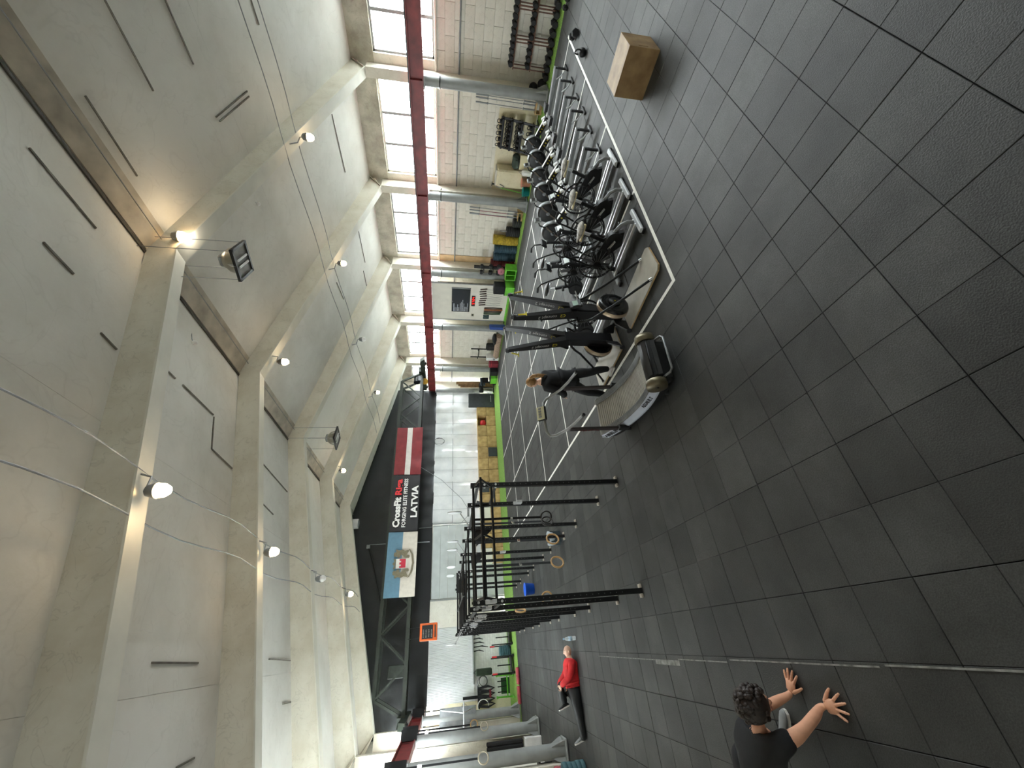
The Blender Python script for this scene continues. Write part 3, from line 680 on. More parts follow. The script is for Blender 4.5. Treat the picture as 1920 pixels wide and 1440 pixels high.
# ================================================================== GYM MACHINES
def rower():
    t = thing('rowing_machine', '', 'rowing machine', (0, 0, 0), 0, 'row of rowing machines')
    rail = lambda y: .355-.035*y
    b = MB(); b.beam((0, 0, rail(0)), (0, 1.3, rail(1.3)), .055, .035); obj('seat_rail', b, 'silver', t)
    obj('rail_side', MB().beam((0, 0, rail(0)-.055), (0, 1.32, rail(1.3)-.055), .045, .08), 'grey_metal', t)
    obj('rear_leg', MB().box((0, .03, .17), (.06, .04, .32)), 'black', t)
    obj('rear_foot', MB().box((0, 0, .025), (.36, .06, .05), ch=.012), 'black', t)
    obj('foot_brace', MB().tube([(.0, .03, .04), (.02, .2, .12), (.02, .32, rail(.3)-.08)], .014, 6), 'silver', t)
    s = obj('seat', MB().box((0, 1.02, .42), (.3, .24, .04), ch=.02), 'black', t)
    obj('seat_carriage', MB().box((0, 1.02, .365), (.12, .2, .07)), 'black', s)
    for sx in (-.16, .16):
        f = obj('footrest', MB().box((sx, 1.33, .3), (.13, .06, .3), Matrix.Rotation(radians(-38), 3, 'X'), ch=.02), 'white', t)
        obj('foot_strap', MB().box((sx, 1.31, .32), (.15, .05, .03), Matrix.Rotation(radians(-38), 3, 'X')), 'black', f)
    obj('main_frame', MB().beam((0, 1.28, .28), (0, 2.02, .56), .09, .13, ch=.01), 'black', t)
    obj('frame_cover', MB().beam((0, 1.34, .375), (0, 1.82, .555), .07, .02), 'white', t)
    mk = MB()
    for k in range(3): mk.beam((.047, 1.5+k*.08, .365+k*.03), (.047, 1.53+k*.08, .376+k*.03), .004, .045).beam((-.047, 1.5+k*.08, .365+k*.03), (-.047, 1.53+k*.08, .376+k*.03), .004, .045)
    obj('yellow_mark', mk, 'yellow', t)
    fw = obj('flywheel_housing', MB().lathe([(.02, -.09), (.2, -.09), (.265, -.07), (.275, 0), (.265, .07), (.2, .09), (.02, .09)], (0, 2.1, .57), (1, 0, 0), 32), 'black', t)
    obj('vent_rim', MB().lathe([(.268, -.065), (.282, -.05), (.282, .05), (.268, .065)], (0, 2.1, .57), (1, 0, 0), 32), 'grey_metal', fw)
    obj('cage_bar', MB().box((-.1, 2.08, .57), (.02, .04, .5), Matrix.Rotation(.6, 3, 'X')).box((.1, 2.08, .57), (.02, .04, .5), Matrix.Rotation(.6, 3, 'X')), mat('bronze', '#5c5146', .5, metal=.3), fw)
    obj('hub_cap', MB().cyl((-.11, 2.1, .57), (.11, 2.1, .57), .05), 'grey_metal', fw)
    obj('front_leg', MB().beam((0, 2.05, .35), (0, 2.26, .03), .05, .05).box((0, 2.26, .025), (.58, .07, .05), ch=.012), 'black', t)
    obj('monitor_arm', MB().tube([(-.06, 2.0, .7), (-.1, 1.9, .95), (-.1, 1.78, 1.02)], .017, 8), 'black', t)
    m = obj('monitor', MB().box((-.1, 1.76, 1.03), (.16, .05, .17), Matrix.Rotation(-.3, 3, 'X'), ch=.012), 'grey_paint', t)
    obj('screen', MB().box((-.1, 1.732, 1.04), (.12, .004, .09), Matrix.Rotation(-.3, 3, 'X')), 'black_gloss', m)
    h = obj('handle', MB().tube([(-.24, 1.9, .52), (.24, 1.9, .52)], .016, 8), 'black', t)
    return t
rx = [13.19, 12.25, 11.36, 10.5, 9.63, 8.7]
r0 = rower()
rl = ['nearest the window wall and green turf', 'second from the window wall', 'third from the window wall', 'fourth from the window wall', 'fifth from the window wall', 'last of the row, beside the fan bikes']
for i, x in enumerate(rx):
    o = r0 if i == 0 else dup(r0, (0, 0, 0)); o.location = (x, 3.98+random.uniform(-.03, .03), 0); o.rotation_euler = (0, 0, random.uniform(-.02, .02))
    o['label'] = 'black and silver rowing machine, '+rl[i]
# ------------------------------------------------------------------ fan bikes
def fan_bike(seat_m, slider_m, foot_m):
    t = thing('fan_bike', '', 'exercise bike', (0, 0, 0))
    for sx in (-.06, .06): obj('base_rail', MB().beam((sx, .02, .07), (sx, 1.08, .07), .045, .05, ch=.008), 'silver', t)
    for nm, y in (('rear_foot', 0), ('front_foot', 1.08)):
        f = obj(nm, MB().box((0, y, .05), (.62, .09, .06), ch=.015), foot_m if y == 0 else 'grey_metal', t)
        for sx in (-.29, .29): obj('foot_pad', MB().box((sx, y, .02), (.07, .1, .04)), 'black', f)
    obj('rear_tube', MB().tube([(0, .03, .1), (0, .04, .2), (0, .1, .29), (0, .2, .34), (0, .45, .42), (0, .7, .48)], .032, 10), 'grey_metal', t)
    obj('top_tube', MB().tube([(0, .3, .36), (0, .42, .55), (0, .6, .62), (0, .8, .58)], .026, 8), 'steel_black', t)
    cv = obj('chain_cover', MB().prism([(-.045, .2, .2), (-.045, .3, .46), (-.045, .42, .5), (-.045, .82, .6), (-.045, .84, .5), (-.045, .46, .16)], (.09, 0, 0)), 'black_soft', t)
    obj('crank_disc', MB().cyl((-.06, .36, .33), (.06, .36, .33), .14, n=24), 'black', cv)
    for sx, a in ((-1, .5), (1, .5+pi)):
        e = Vector((sx*.11, .36+.17*cos(a), .33+.17*sin(a)))
        p = obj('crank_arm', MB().beam((sx*.09, .36, .33), e, .03, .025), 'silver', t); obj('pedal', MB().box(e+Vector((sx*.07, 0, 0)), (.1, .09, .025), ch=.006), 'black', p)
    sp = obj('seat_post', MB().beam((0, .44, .42), (0, .32, .78), .06, .06, ch=.008), 'steel_black', t)
    obj('clamp_knob', MB().cyl((.03, .37, .62), (.11, .37, .62), .03, n=10), 'black', sp)
    obj('inner_post', MB().beam((0, .33, .74), (0, .29, .9), .042, .042), 'silver', sp)
    obj('seat_slider', MB().beam((0, .14, .91), (0, .46, .91), .045, .035, ch=.006), slider_m, t)
    s = MB(); s.lathe([(.01, -.16), (.06, -.15), (.115, -.09), (.125, 0), (.08, .09), (.045, .16), (.03, .2), (.005, .22)], (0, 0, 0), (0, 1, 0), 16)
    for i, p in enumerate(s.v): s.v[i] = (p[0], p[1]+.27, .965+p[2]*.38+.02*abs(p[0])*4)
    obj('seat', s, seat_m, t)
    fc = Vector((0, .86, .5)); fan = MB()
    fan.ring(fc, (1, 0, 0), .33, .018, 36, 6)
    for sx in (-.07, .07): fan.ring(fc+Vector((sx, 0, 0)), (1, 0, 0), .3, .008, 32, 5)
    g = obj('fan_cage', fan, 'steel_black', t)
    sp = MB()
    for sx in (-.08, .08):
        for k in range(20):
            a = 2*pi*k/20; u = Vector((0, cos(a), sin(a))); sp.tube([fc+Vector((sx, 0, 0))+u*.07, fc+Vector((sx*.9, 0, 0))+u*.31], .0035, 4)
    obj('cage_spoke', sp, 'grey_metal', g)['kind'] = 'stuff'
    fb = MB()
    for k in range(8):
        a = 2*pi*k/8+.2; u = Vector((0, cos(a), sin(a))); fb.beam(fc+u*.06, fc+u*.27, .07, .012, up=(1, 0, 0))
    obj('fan_blade', fb, mat('fan_grey', '#5c5d5e', .5, metal=.4), g)
    obj('hub', MB().cyl(fc-Vector((.1, 0, 0)), fc+Vector((.1, 0, 0)), .07, n=20), 'black', g)
    for sx in (-1, 1):
        a = obj('handle_arm', MB().tube([(sx*.12, .86, .42), (sx*.17, .82, .7), (sx*.2, .7, 1.0), (sx*.24, .62, 1.2), (sx*.25, .52, 1.25), (sx*.25, .42, 1.24)], .017, 8), 'black', t)
        obj('grip', MB().tube([(sx*.25, .52, 1.25), (sx*.25, .4, 1.237)], .024, 8), 'rubber', a)
        obj('foot_peg', MB().tube([(sx*.08, .86, .36), (sx*.24, .84, .34)], .016, 6), 'grey_metal', t)
    obj('front_mast', MB().beam((0, .98, .1), (0, .93, 1.0), .05, .06), 'steel_black', t)
    c = obj('console', MB().box((0, .88, 1.06), (.2, .05, .15), Matrix.Rotation(-.5, 3, 'X'), ch=.012), 'black', t)
    obj('screen', MB().box((0, .853, 1.068), (.15, .004, .09), Matrix.Rotation(-.5, 3, 'X')), mat('lcd', '#b9c4bb', .3, var=.05), c)
    return t
mat('seat_wrap', '#cfccc4', .7, col2='#6f6c66', scale=22); mat('bare_wood', '#e3d3a6', .6, var=.1); mat('foot_grey', '#c3c6ca', .45, var=.05)
b0 = fan_bike('seat_wrap', 'bare_wood', 'foot_grey')
for i, (x, l) in enumerate([(7.72, 'next to the rowing machines'), (6.68, 'in the middle of the near row'), (5.76, 'closest to the ski machines')]):
    o = b0 if i == 0 else dup(b0, (0, 0, 0)); o.location = (x, 3.64+.02*i, 0); o.rotation_euler = (0, 0, .08); o['group'] = 'near row of fan bikes'
    o['label'] = 'fan bike with speckled seat, near row, '+l
b1 = fan_bike('black', 'silver', 'grey_metal')
for i, (x, rz, l) in enumerate([(7.5, pi-.05, 'behind the rowing machine end'), (6.62, pi+.03, 'in the middle of the far row'), (5.28, pi+.1, 'right behind the ski machines')]):
    o = b1 if i == 0 else dup(b1, (0, 0, 0)); o.location = (x, 6.4, 0); o.rotation_euler = (0, 0, rz); o['group'] = 'far row of fan bikes'
    o['label'] = 'fan bike with plain black seat, far row, '+l
# ------------------------------------------------------------------ ski machines
mat('mast_black', '#1b1b1d', .38, metal=.2, var=.1); mat('tan_rim', '#b7a48c', .35, metal=.5, var=.15); mat('board_grey', '#b4b0a4', .5, var=.12, scale=3)
def ski_machine(label):
    t = thing('ski_machine', label, 'ski machine', (0, 0, 0), 0)
    b = MB().prism([(-.3, .1, .02), (-.3, -1.08, .02), (-.24, -1.14, .02), (.24, -1.14, .02), (.3, -1.08, .02), (.3, .1, .02)], (0, 0, .03))
    bd = obj('floor_board', b, 'board_grey', t)
    obj('board_edge', MB().prism([(-.302, .1, .015), (-.302, -1.08, .015), (-.24, -1.145, .015), (.24, -1.145, .015), (.302, -1.08, .015), (.302, .1, .015)], (0, 0, .02)), 'ply', bd)
    obj('mast', MB().prism([(-.1, -.07, .15), (.1, -.07, .15), (.1, .09, .15), (-.1, .09, .15)], (0, 0, .9)), 'mast_black', t)
    obj('mast_face', MB().box((0, -.078, .62), (.16, .016, .82), ch=.006), 'black_soft', t)
    for sx in (-1, 1):
        q = MB()
        def ring(c, wx, wy): return [(c[0]+a*wx, c[1]+e*wy, c[2]) for a, e in ((-1, -1), (1, -1), (1, 1), (-1, 1))]
        st = [ring((sx*.055, 0, .98), .055, .085), ring((sx*.07, 0, 1.12), .055, .08), ring((sx*.18, -.01, 1.6), .045, .06), ring((sx*.28, -.03, 2.12), .03, .035)]
        for r in st: q.v += r
        for k in range(3):
            for j in range(4): q.f.append((k*4+j, k*4+(j+1) % 4, k*4+4+(j+1) % 4, k*4+4+j))
        q.f += [(0, 3, 2, 1), (12, 13, 14, 15)]; q.sm = [False]*len(q.f)
        a = obj('arm', q, 'mast_black', t)
        obj('pulley', MB().cyl((sx*.28-.02, -.05, 2.12), (sx*.28+.02, -.05, 2.12), .045, n=16), 'black', a)
        obj('cord', MB().tube([(sx*.28, -.09, 2.12), (sx*.29, -.1, 2.06)], .005, 5), 'white', a)
        obj('pull_handle', MB().tube([(sx*.29, -.1, 2.05), (sx*.3, -.13, 1.93)], .013, 8).tube([(sx*.3-.03, -.13, 1.92), (sx*.3+.05, -.13, 1.92)], .01, 6), 'yellow', a)
        # lettering along the broad side faces
        face = lambda z, s2: Vector((sx*(.07+(z-1.12)*.229)+s2*(.055-(z-1.12)*.0208+.0025), -.01, z))
        for s2 in (-1, 1):
            al = (face(1.6, s2)-face(1.25, s2)).normalized(); uy = Vector((0, 1 if s2 < 0 else -1, 0)); off = uy*-.025
            text('lettering', 'concept 2', .085, 'letter_grey', a, face(1.36, s2)+off, al, uy, .001)
            text('lettering', 'C2', .085, 'yellow', a, face(1.2, s2)+off, al, uy, .001)
    bt = MB()
    for k in range(6):
        for sx in (-1, 1): bt.ball((sx*.103, -.06+.024*k, 1.0+.02*k), .007, 6)
    obj('bolt', bt, 'silver', t)['kind'] = 'stuff'
    obj('top_cord', MB().tube([(-.28, -.04, 2.15), (-.1, -.05, 2.135), (.1, -.05, 2.135), (.28, -.04, 2.15)], .007, 6), 'white', t)
    m = obj('monitor', MB().box((.0, -.14, 1.03), (.17, .05, .2), Matrix.Rotation(-.35, 3, 'X'), ch=.012), 'black', t)
    obj('screen', MB().box((.0, -.168, 1.045), (.12, .004, .09), Matrix.Rotation(-.35, 3, 'X')), mat('lcd_green', '#7f9d86', .3, var=.05), m)
    fw = obj('flywheel', MB().lathe([(.02, .0), (.22, 0), (.265, -.02), (.27, -.09), (.25, -.13), (.2, -.15), (.17, -.14), (.12, -.15), (.02, -.15)], (0, -.08, .36), (0, 1, 0), 36), 'black_gloss', t)
    obj('flywheel_rim', MB().lathe([(.262, -.0), (.276, -.015), (.276, -.075), (.262, -.09)], (0, -.08, .36), (0, 1, 0), 36), 'tan_rim', fw)
    obj('flywheel_cap', MB().lathe([(.03, -.15), (.1, -.155), (.11, -.17), (.02, -.175)], (0, -.08, .36), (0, 1, 0), 24), 'black', fw)
    obj('yellow_dot', MB().cyl((0, -.255, .36), (0, -.262, .36), .013, n=10), 'yellow', fw)
    for sx in (-1, 1):
        f = obj('foot_plate', MB().prism([(sx*.1, .1, .3), (sx*.12, .1, .08), (sx*.3, .16, .04), (sx*.3, .16, .07), (sx*.18, .12, .28)], (0, -.03, 0)), 'black', t)
        obj('wheel', MB().cyl((sx*.29, .14, .045), (sx*.32, .14, .045), .045, n=14), 'rubber', f)
        tb = obj('brace_tube', MB().tube([(sx*.27, -.9, .05), (sx*.28, -.42, .45), (sx*.29, -.08, .78), (sx*.28, -.0, .9), (sx*.24, .05, .97), (sx*.1, .06, .98)], .021, 10), 'steel_black', t)
        obj('brace_foot', MB().cyl((sx*.27, -.905, .045), (sx*.27, -.87, .08), .028, n=12), 'chrome', tb)
    return t
mat('letter_grey', '#b9b9b6', .5, var=0)
s0 = ski_machine('tall black ski machine facing the camera side, grey board toward the tape corner')
s0.location = (4.68, 4.78, 0); s0.rotation_euler = (0, 0, .13); s0['group'] = 'pair of ski machines'
dup(s0, (4.58, 5.42, 0), pi+.1, 'tall black ski machine facing away, grey board beside the woman', 'pair of ski machines')
# ------------------------------------------------------------------ curved treadmill
t = thing('curved_treadmill', 'curved slat-belt treadmill with silver sides and looped handrail beside the tape line', 'treadmill', (3.14, 4.1, 0), -.075)
mat('belt_grey', '#98948a', .5, var=.08, scale=4); mat('tread_side', '#8c8d8c', .4, metal=.3, var=.15); mat('brown_black', '#2e2423', .5, var=.15); mat('silver_panel', '#b9c0cc', .4, metal=.25, var=.05)
dz = lambda y: .235+.19*((y-.95)/1.0)**2
ys = [.12+1.85*k/38 for k in range(39)]
b = MB()
for k in range(38):
    y0, y1 = ys[k]+.006, ys[k+1]-.006
    z0, z1 = dz(y0), dz(y1)
    b.add([(-.24, y0, z0), (.24, y0, z0), (.24, y1, z1), (-.24, y1, z1), (-.24, y0, z0-.03), (.24, y0, z0-.03), (.24, y1, z1-.03), (-.24, y1, z1-.03)],
          [(0, 1, 2, 3), (4, 7, 6, 5), (0, 4, 5, 1), (1, 5, 6, 2), (2, 6, 7, 3), (3, 7, 4, 0)])
o = obj('belt_slat', b, 'belt_grey', t); o['kind'] = 'stuff'
for sx in (-1, 1):
    b = MB()
    def strip(xa, za, xb, zb, thick=.02):
        m_ = MB()
        for y in ys: m_.v += [(sx*xa, y, dz(y)+za), (sx*xb, y, dz(y)+zb), (sx*xb, y, dz(y)+zb-thick), (sx*xa, y, dz(y)+za-thick)]
        for k in range(len(ys)-1):
            for j in range(4): m_.f.append((k*4+j, k*4+(j+1) % 4, k*4+4+(j+1) % 4, k*4+4+j))
        m_.f += [(0, 1, 2, 3), tuple(range(len(m_.v)-4, len(m_.v)))]; m_.sm = [False]*len(m_.f); return m_
    sr = obj('side_rail', strip(.245, .015, .35, .02), 'tread_side', t)
    gr = MB()
    for k in range(0, 76):
        y = .13+1.83*k/76; gr.box((sx*.3, y, dz(y)+.02), (.09, .008, .006))
    obj('grip_rib', gr, 'grey_metal', sr)['kind'] = 'stuff'
    obj('side_panel', strip(.355, .01, .4, -.09, .03), 'silver_panel', t)
    bd = MB()
    for y in ys: bd.v += [(sx*.26, y, dz(y)-.03), (sx*.395, y, dz(y)-.09), (sx*.36, y, max(.06, dz(y)-.27)), (sx*.26, y, max(.06, dz(y)-.27))]
    for k in range(len(ys)-1):
        for j in range(4): bd.f.append((k*4+j, k*4+(j+1) % 4, k*4+4+(j+1) % 4, k*4+4+j))
    bd.f += [(0, 1, 2, 3), tuple(range(len(bd.v)-4, len(bd.v)))]; bd.sm = [False]*len(bd.f)
    obj('body_side', bd, 'black', t)
    u = obj('upright', MB().beam((sx*.395, 1.52, .2), (sx*.385, 1.6, 1.13), .035, .1, up=(0, 1, 0), ch=.006), 'brown_black', t)
    obj('upright_foot', MB().box((sx*.4, 1.5, .24), (.05, .16, .16), ch=.01), 'black', u)
    for y in (.35, 1.7): obj('foot', MB().cyl((sx*.33, y, 0), (sx*.33, y, .1), .035, n=10), 'rubber', t)
    hr = obj('handrail', MB().tube([(sx*.385, 1.02, 1.08), (sx*.385, 1.35, 1.12), (sx*.385, 1.62, 1.18), (sx*.38, 1.88, 1.3), (sx*.36, 1.96, 1.38), (sx*.28, 1.96, 1.44), (sx*.12, 1.9, 1.47), (0, 1.88, 1.47)], .024, 10), 'tread_side', t)
    obj('end_cap', MB().cyl((sx*.385, 1.0, 1.078), (sx*.385, 1.04, 1.083), .026, n=10), 'black', hr)
obj('front_lip', MB().tube([(-.38, 1.98, dz(1.97)-.03), (.38, 1.98, dz(1.97)-.03)], .025, 8), 'silver_panel', t)
c = obj('console', MB().box((0.02, 1.86, 1.52), (.26, .05, .17), Matrix.Rotation(-.6, 3, 'X'), ch=.012), 'black', t)
obj('display', MB().box((.02, 1.84, 1.545), (.24, .012, .14), Matrix.Rotation(-.6, 3, 'X')), mat('display_cream', '#cfc9a4', .4, var=.05), c)
for k in range(4): obj('display_line', MB().box((-.05+.05*k, 1.832, 1.56), (.03, .01, .05), Matrix.Rotation(-.6, 3, 'X')), 'grey_paint', c)
rc = obj('roller_cover', MB().lathe([(.08, -.31), (.12, -.305), (.125, .305), (.08, .31)], (0, .06, .33), (1, 0, 0), 24), 'black', t)
for sx in (-1, 1): obj('roller_cap', MB().lathe([(.02, 0), (.14, 0), (.145, -.05), (.145, -.1), (.13, -.11)], (sx*.42, .06, .33), (sx, 0, 0), 24), mat('bronze_cap', '#6f6752', .35, metal=.5, var=.15), rc)
for k in range(3): obj('cover_panel', MB().box((0, -.03-.025*k, .43-.055*k), (.56, .07, .012), Matrix.Rotation(.35+.35*k, 3, 'X')), 'steel_black', rc)
obj('rear_body', MB().box((0, .12, .2), (.66, .3, .24), ch=.04), 'black', t)
obj('lift_handle', MB().tube([(-.3, -.02, .26), (-.29, -.16, .22), (-.25, -.2, .21), (.25, -.2, .21), (.29, -.16, .22), (.3, -.02, .26)], .017, 8), 'grey_metal', t)
obj('front_body', MB().box((0, 1.85, .2), (.6, .3, .3), ch=.04), 'black', t)
for sx in (-1,):
    text('lettering', 'ASSAULT', .085, mat('dark_print', '#15151a', .5, var=0) and 'dark_print', t, (-.397, .75, dz(.7)-.05), (0, -1, .05), (.4, 0, .9), .003)
    text('lettering', 'AIRRUNNER', .1, 'dark_print', t, (-.4, 1.96, dz(1.93)-.075), (0, -1, -.3), (.4, 0, .9), .003)
    text('lettering', 'ASSAULT', .085, mat('dark_red', '#5c1d1f', .5, var=0) and 'dark_red', t, (-.42, 1.55, .98), (0, -.08, -1), (0, 1, 0), .002)
# ------------------------------------------------------------------ training rig
RIG = thing('pull_up_rig', 'long black steel training rig with paired upright posts and pull-up bars', 'rig', (0, 0, 0))
PY = [6.85, 7.95, 9.68, 10.87, 12.52, 13.62, 15.35, 16.5, 18.4, 19.6]
lx = lambda y: .51-.0135*(y-6.85)
rxx = lambda y: 2.34-.0235*(y-6.85)
mat('rig_black', '#191a1b', .42, metal=.3, var=.1)
def post_mesh():
    b = MB().box((0, 0, 1.375), (.078, .078, 2.74), ch=.004); me = b.mesh('post'); me.materials.append(M['rig_black']); return me
pm = post_mesh()
hb = MB()
for k in range(24):
    z = .35+k*.1
    for d in ((0, -1), (0, 1), (-1, 0), (1, 0)): hb.cyl((d[0]*.0385, d[1]*.0385, z), (d[0]*.0402, d[1]*.0402, z), .009, n=6, smooth=False)
hm = hb.mesh('bolt_hole'); hm.materials.append(mat('hole', '#5d5e60', .5, var=0))
fp = MB()
fp.box((.07, 0, .02), (.06, .075, .04), ch=.006)
fp2 = MB().box((-.07, 0, .02), (.06, .075, .04), ch=.006)
fm = fp.mesh('foot_tab'); fm2 = fp2.mesh('foot_tab'); fm2.materials.append(mat('plate_pale', '#c9c1b4', .5, metal=.3, var=.1)); fm.materials.append(mat('plate_pale', '#c9c1b4', .5, metal=.3, var=.1))
bm_ = MB()
for z in (2.3, 2.5, 2.66):
    for d in ((0, -1), (0, 1), (-1, 0), (1, 0)): bm_.cyl((d[0]*.039, d[1]*.039, z), (d[0]*.05, d[1]*.05, z), .02, n=8)
bme = bm_.mesh('bolt'); bme.materials.append(M['silver'])
for y in PY:
    for x in (lx(y), rxx(y)):
        p = obj('post', pm, None, RIG, (x, y, 0))
        for nm, me in (('bolt_hole', hm), ('foot_tab', fm), ('foot_tab', fm2), ('bolt', bme)):
            q_ = obj(nm, me, None, p)
            if 'bolt' in nm: q_['kind'] = 'stuff'
for i, y in enumerate(PY):
    a, b_ = lx(y), rxx(y)
    if i: obj('pull_up_bar', MB().tube([(a, y, 2.66), (b_, y, 2.66)], .017 if i % 2 else .021, 8), 'rig_black', RIG)
    if i % 2: obj('cross_beam', MB().beam((a, y, 2.45), (b_, y, 2.45), .045, .06), 'rig_black', RIG)
for i in range(len(PY)-1):
    for fx in (lx, rxx):
        a, b_ = PY[i], PY[i+1]
        obj('side_rail', MB().beam((fx(a), a, 2.62), (fx(b_), b_, 2.62), .04, .05), 'rig_black', RIG)
        if i % 2 == 0:
            obj('side_rail', MB().beam((fx(a), a, 2.3), (fx(b_), b_, 2.3), .035, .045), 'rig_black', RIG)
            for yy, sg in ((a, 1), (b_, -1)): obj('gusset_brace', MB().prism([(fx(yy), yy, 2.58), (fx(yy), yy, 2.28), (fx(yy), yy+sg*.28, 2.58)], (.01, 0, 0)), 'rig_black', RIG)
# triangular pull-up unit at the front
y = 6.85; a, b_ = lx(y), rxx(y)
for yy, zz in ((y-.02, 2.7), (y-.42, 2.6), (y-.02, 2.38)): obj('pull_up_bar', MB().tube([(a, yy, zz), (b_, yy, zz)], .02, 8), 'rig_black', RIG)
for x in (a+.03, (a+b_)/2, b_-.03): obj('bar_bracket', MB().beam((x, y, 2.7), (x, y-.42, 2.6), .03, .02).beam((x, y-.42, 2.6), (x, y, 2.38), .03, .02), 'rig_black', RIG)
# fly-out monkey ladder towards the far left, wall-ball targets, hooks
for k in range(9): obj('ladder_rung', MB().tube([(lx(11)-.03, 11.1+k*.42, 2.72), (lx(11)+.55, 11.1+k*.42, 2.72)], .015, 6), 'rig_black', RIG)
obj('ladder_rail', MB().beam((lx(11)+.55, 10.9, 2.72), (lx(11)+.55, 16.4, 2.72), .03, .05), 'rig_black', RIG)
tg = MB().cyl((0, 0, 0), (0, 0, .02), .17, n=24); tme = tg.mesh('target_disc'); tme.materials.append(M['silver'])
for i, (fx, y) in enumerate([(rxx, 9.68), (rxx, 12.52), (rxx, 13.62), (lx, 15.35), (lx, 16.5), (rxx, 16.5), (rxx, 18.4)]):
    s = 1 if fx is rxx else -1; x = fx(y)
    ar = obj('target_arm', MB().tube([(x, y, 2.6), (x+.1*s, y, 2.66), (x+.36*s, y-.02, 2.84)], .015, 6), 'silver', RIG)
    td = obj('target_disc', tme, None, ar, (x+.37*s, y-.02, 2.97)); td.rotation_euler = (radians(90), 0, radians(82+i*3))
tb = MB().box((0, 0, .2), (.7, .04, .42)); obj('target_board', tb, 'black', RIG, (2.0, 17.0, 2.35))
for i, (x, y, z) in enumerate([(rxx(7.95), 7.95, 1.75), (lx(6.85), 6.85, 2.48), (lx(7.95), 7.95, 2.45), (lx(9.68), 9.68, 2.4), (lx(10.87), 10.87, 2.4), (rxx(12.5), 12.52, 1.5), (lx(12.5), 12.52, 2.4), (lx(13.6), 13.62, 2.35)]):
    obj('bar_hook', MB().box((x, y-.06, z), (.06, .03, .16), ch=.006).box((x, y-.12, z-.07), (.05, .12, .03)).box((x, y-.17, z-.03), (.05, .03, .1)), 'silver', RIG)
obj('dip_strut', MB().tube([(rxx(7.95), 7.95, 2.2), (rxx(7.95)+.25, 7.5, 2.25), (rxx(7.95)+.02, 7.0, 2.3)], .02, 6), 'rig_black', RIG)
for i, (y, z) in enumerate([(9.7, 2.35), (12.5, 2.3)]):
    obj('landing_bracket', MB().prism([(rxx(y), y, z+.15), (rxx(y), y, z-.3), (rxx(y)-.4, y, z+.12)], (0, .03, 0)), 'black', RIG)
text('lettering', 'ROGUE', .11, 'letter_grey', RIG, (lx(9.68)-.0, 9.68-.042, 2.3), (0, 0, 1), (-1, 0, 0), .002)
# gym rings on straps
def ring_set(x, y, zt, zr, m, label, cat='gym ring', rz=0, group='gym rings'):
    t = thing('gym_ring', label, cat, (x, y, zr), rz, group)
    obj('hoop', MB().ring((0, 0, 0), (0, 1, 0), .105, .0155, 32, 10), m, t)
    st = obj('strap', MB().box((0, 0, (zt-zr+.1)/2), (.04, .008, zt-zr-.08)).box((.004, .012, (zt-zr)/2+.3), (.036, .006, zt-zr-.7)), 'black_soft', t)
    obj('buckle', MB().box((0, -.008, zt-zr-.75), (.05, .02, .05), ch=.005), 'chrome', st)
mat('ring_wood', '#c9a06a', .4, var=.12, scale=8); mat('ring_dark', '#26221f', .4, var=.1)
ring_set(1.86, 7.6, 2.66, 1.25, 'ring_dark', 'dark gym ring, left one of the pair by the right rig post', rz=.5)
ring_set(1.98, 7.75, 2.66, 1.22, 'ring_dark', 'dark gym ring of the pair, closer to the right rig post', rz=-.4)
ring_set(1.44, 7.15, 2.66, 1.3, 'ring_wood', 'pale wooden gym ring hanging in front of the waste bin', rz=.5)
ring_set(1.06, 7.15, 2.66, 1.27, 'ring_wood', 'pale wooden gym ring hanging free in the middle of the rig', rz=.5)
ring_set(.63, 8.45, 2.66, 1.22, 'ring_wood', 'pale wooden gym ring half hidden behind the left rig posts, lower', rz=-.2)
ring_set(.5, 9.3, 2.66, 1.62, 'ring_wood', 'pale wooden gym ring half hidden behind the left rig posts, higher', rz=1.2)
# ================================================================== THINGS ALONG THE WALLS
def pb(nm, c, d, m, t, ch=.0, R=None): return obj(nm, MB().box(c, d, R, ch), m, t)
mat('ply_box', '#a5895e', .6, col2='#765a38', scale=4, bump=.25, bscale=50)
# plywood jump box in the foreground
t = thing('jump_box', 'worn plywood jump box standing alone on the rubber floor', 'box', (7.69, 2.2, 0))
bx, by, bz = .58, .68, .5; q = .018
pb('top_panel', (0, 0, bz-q/2), (bx, by, q), 'ply_box', t, .004)
for sx in (-1, 1): pb('side_panel', (sx*(bx/2-q/2), 0, (bz-q)/2), (q, by, bz-q), 'ply_box', t, .003)
f = MB()
# front panel with a slotted hand hole near the top
w2, h2 = bx/2-q, bz-q
for sy in (-1, 1):
    yy = sy*(by/2-q/2); b = MB(); sx0 = -bx/2+.075
    b.box((sx0+.1+(bx/2-sx0-.1)*.5-.066, yy, h2/2), (bx/2-q-sx0-.022, q, h2)).box(((-bx/2+q+sx0-.022)/2, yy, h2/2), (sx0-.022+bx/2-q, q, h2)).box((sx0, yy, .09), (.044, q, .18)).box((sx0, yy, .41), (.044, q, h2-.34))
    e = obj('end_panel', b, 'ply_box', t)
    pb('hand_slot', (sx0, yy-sy*.012, .26), (.04, .004, .16), 'black_soft', e)
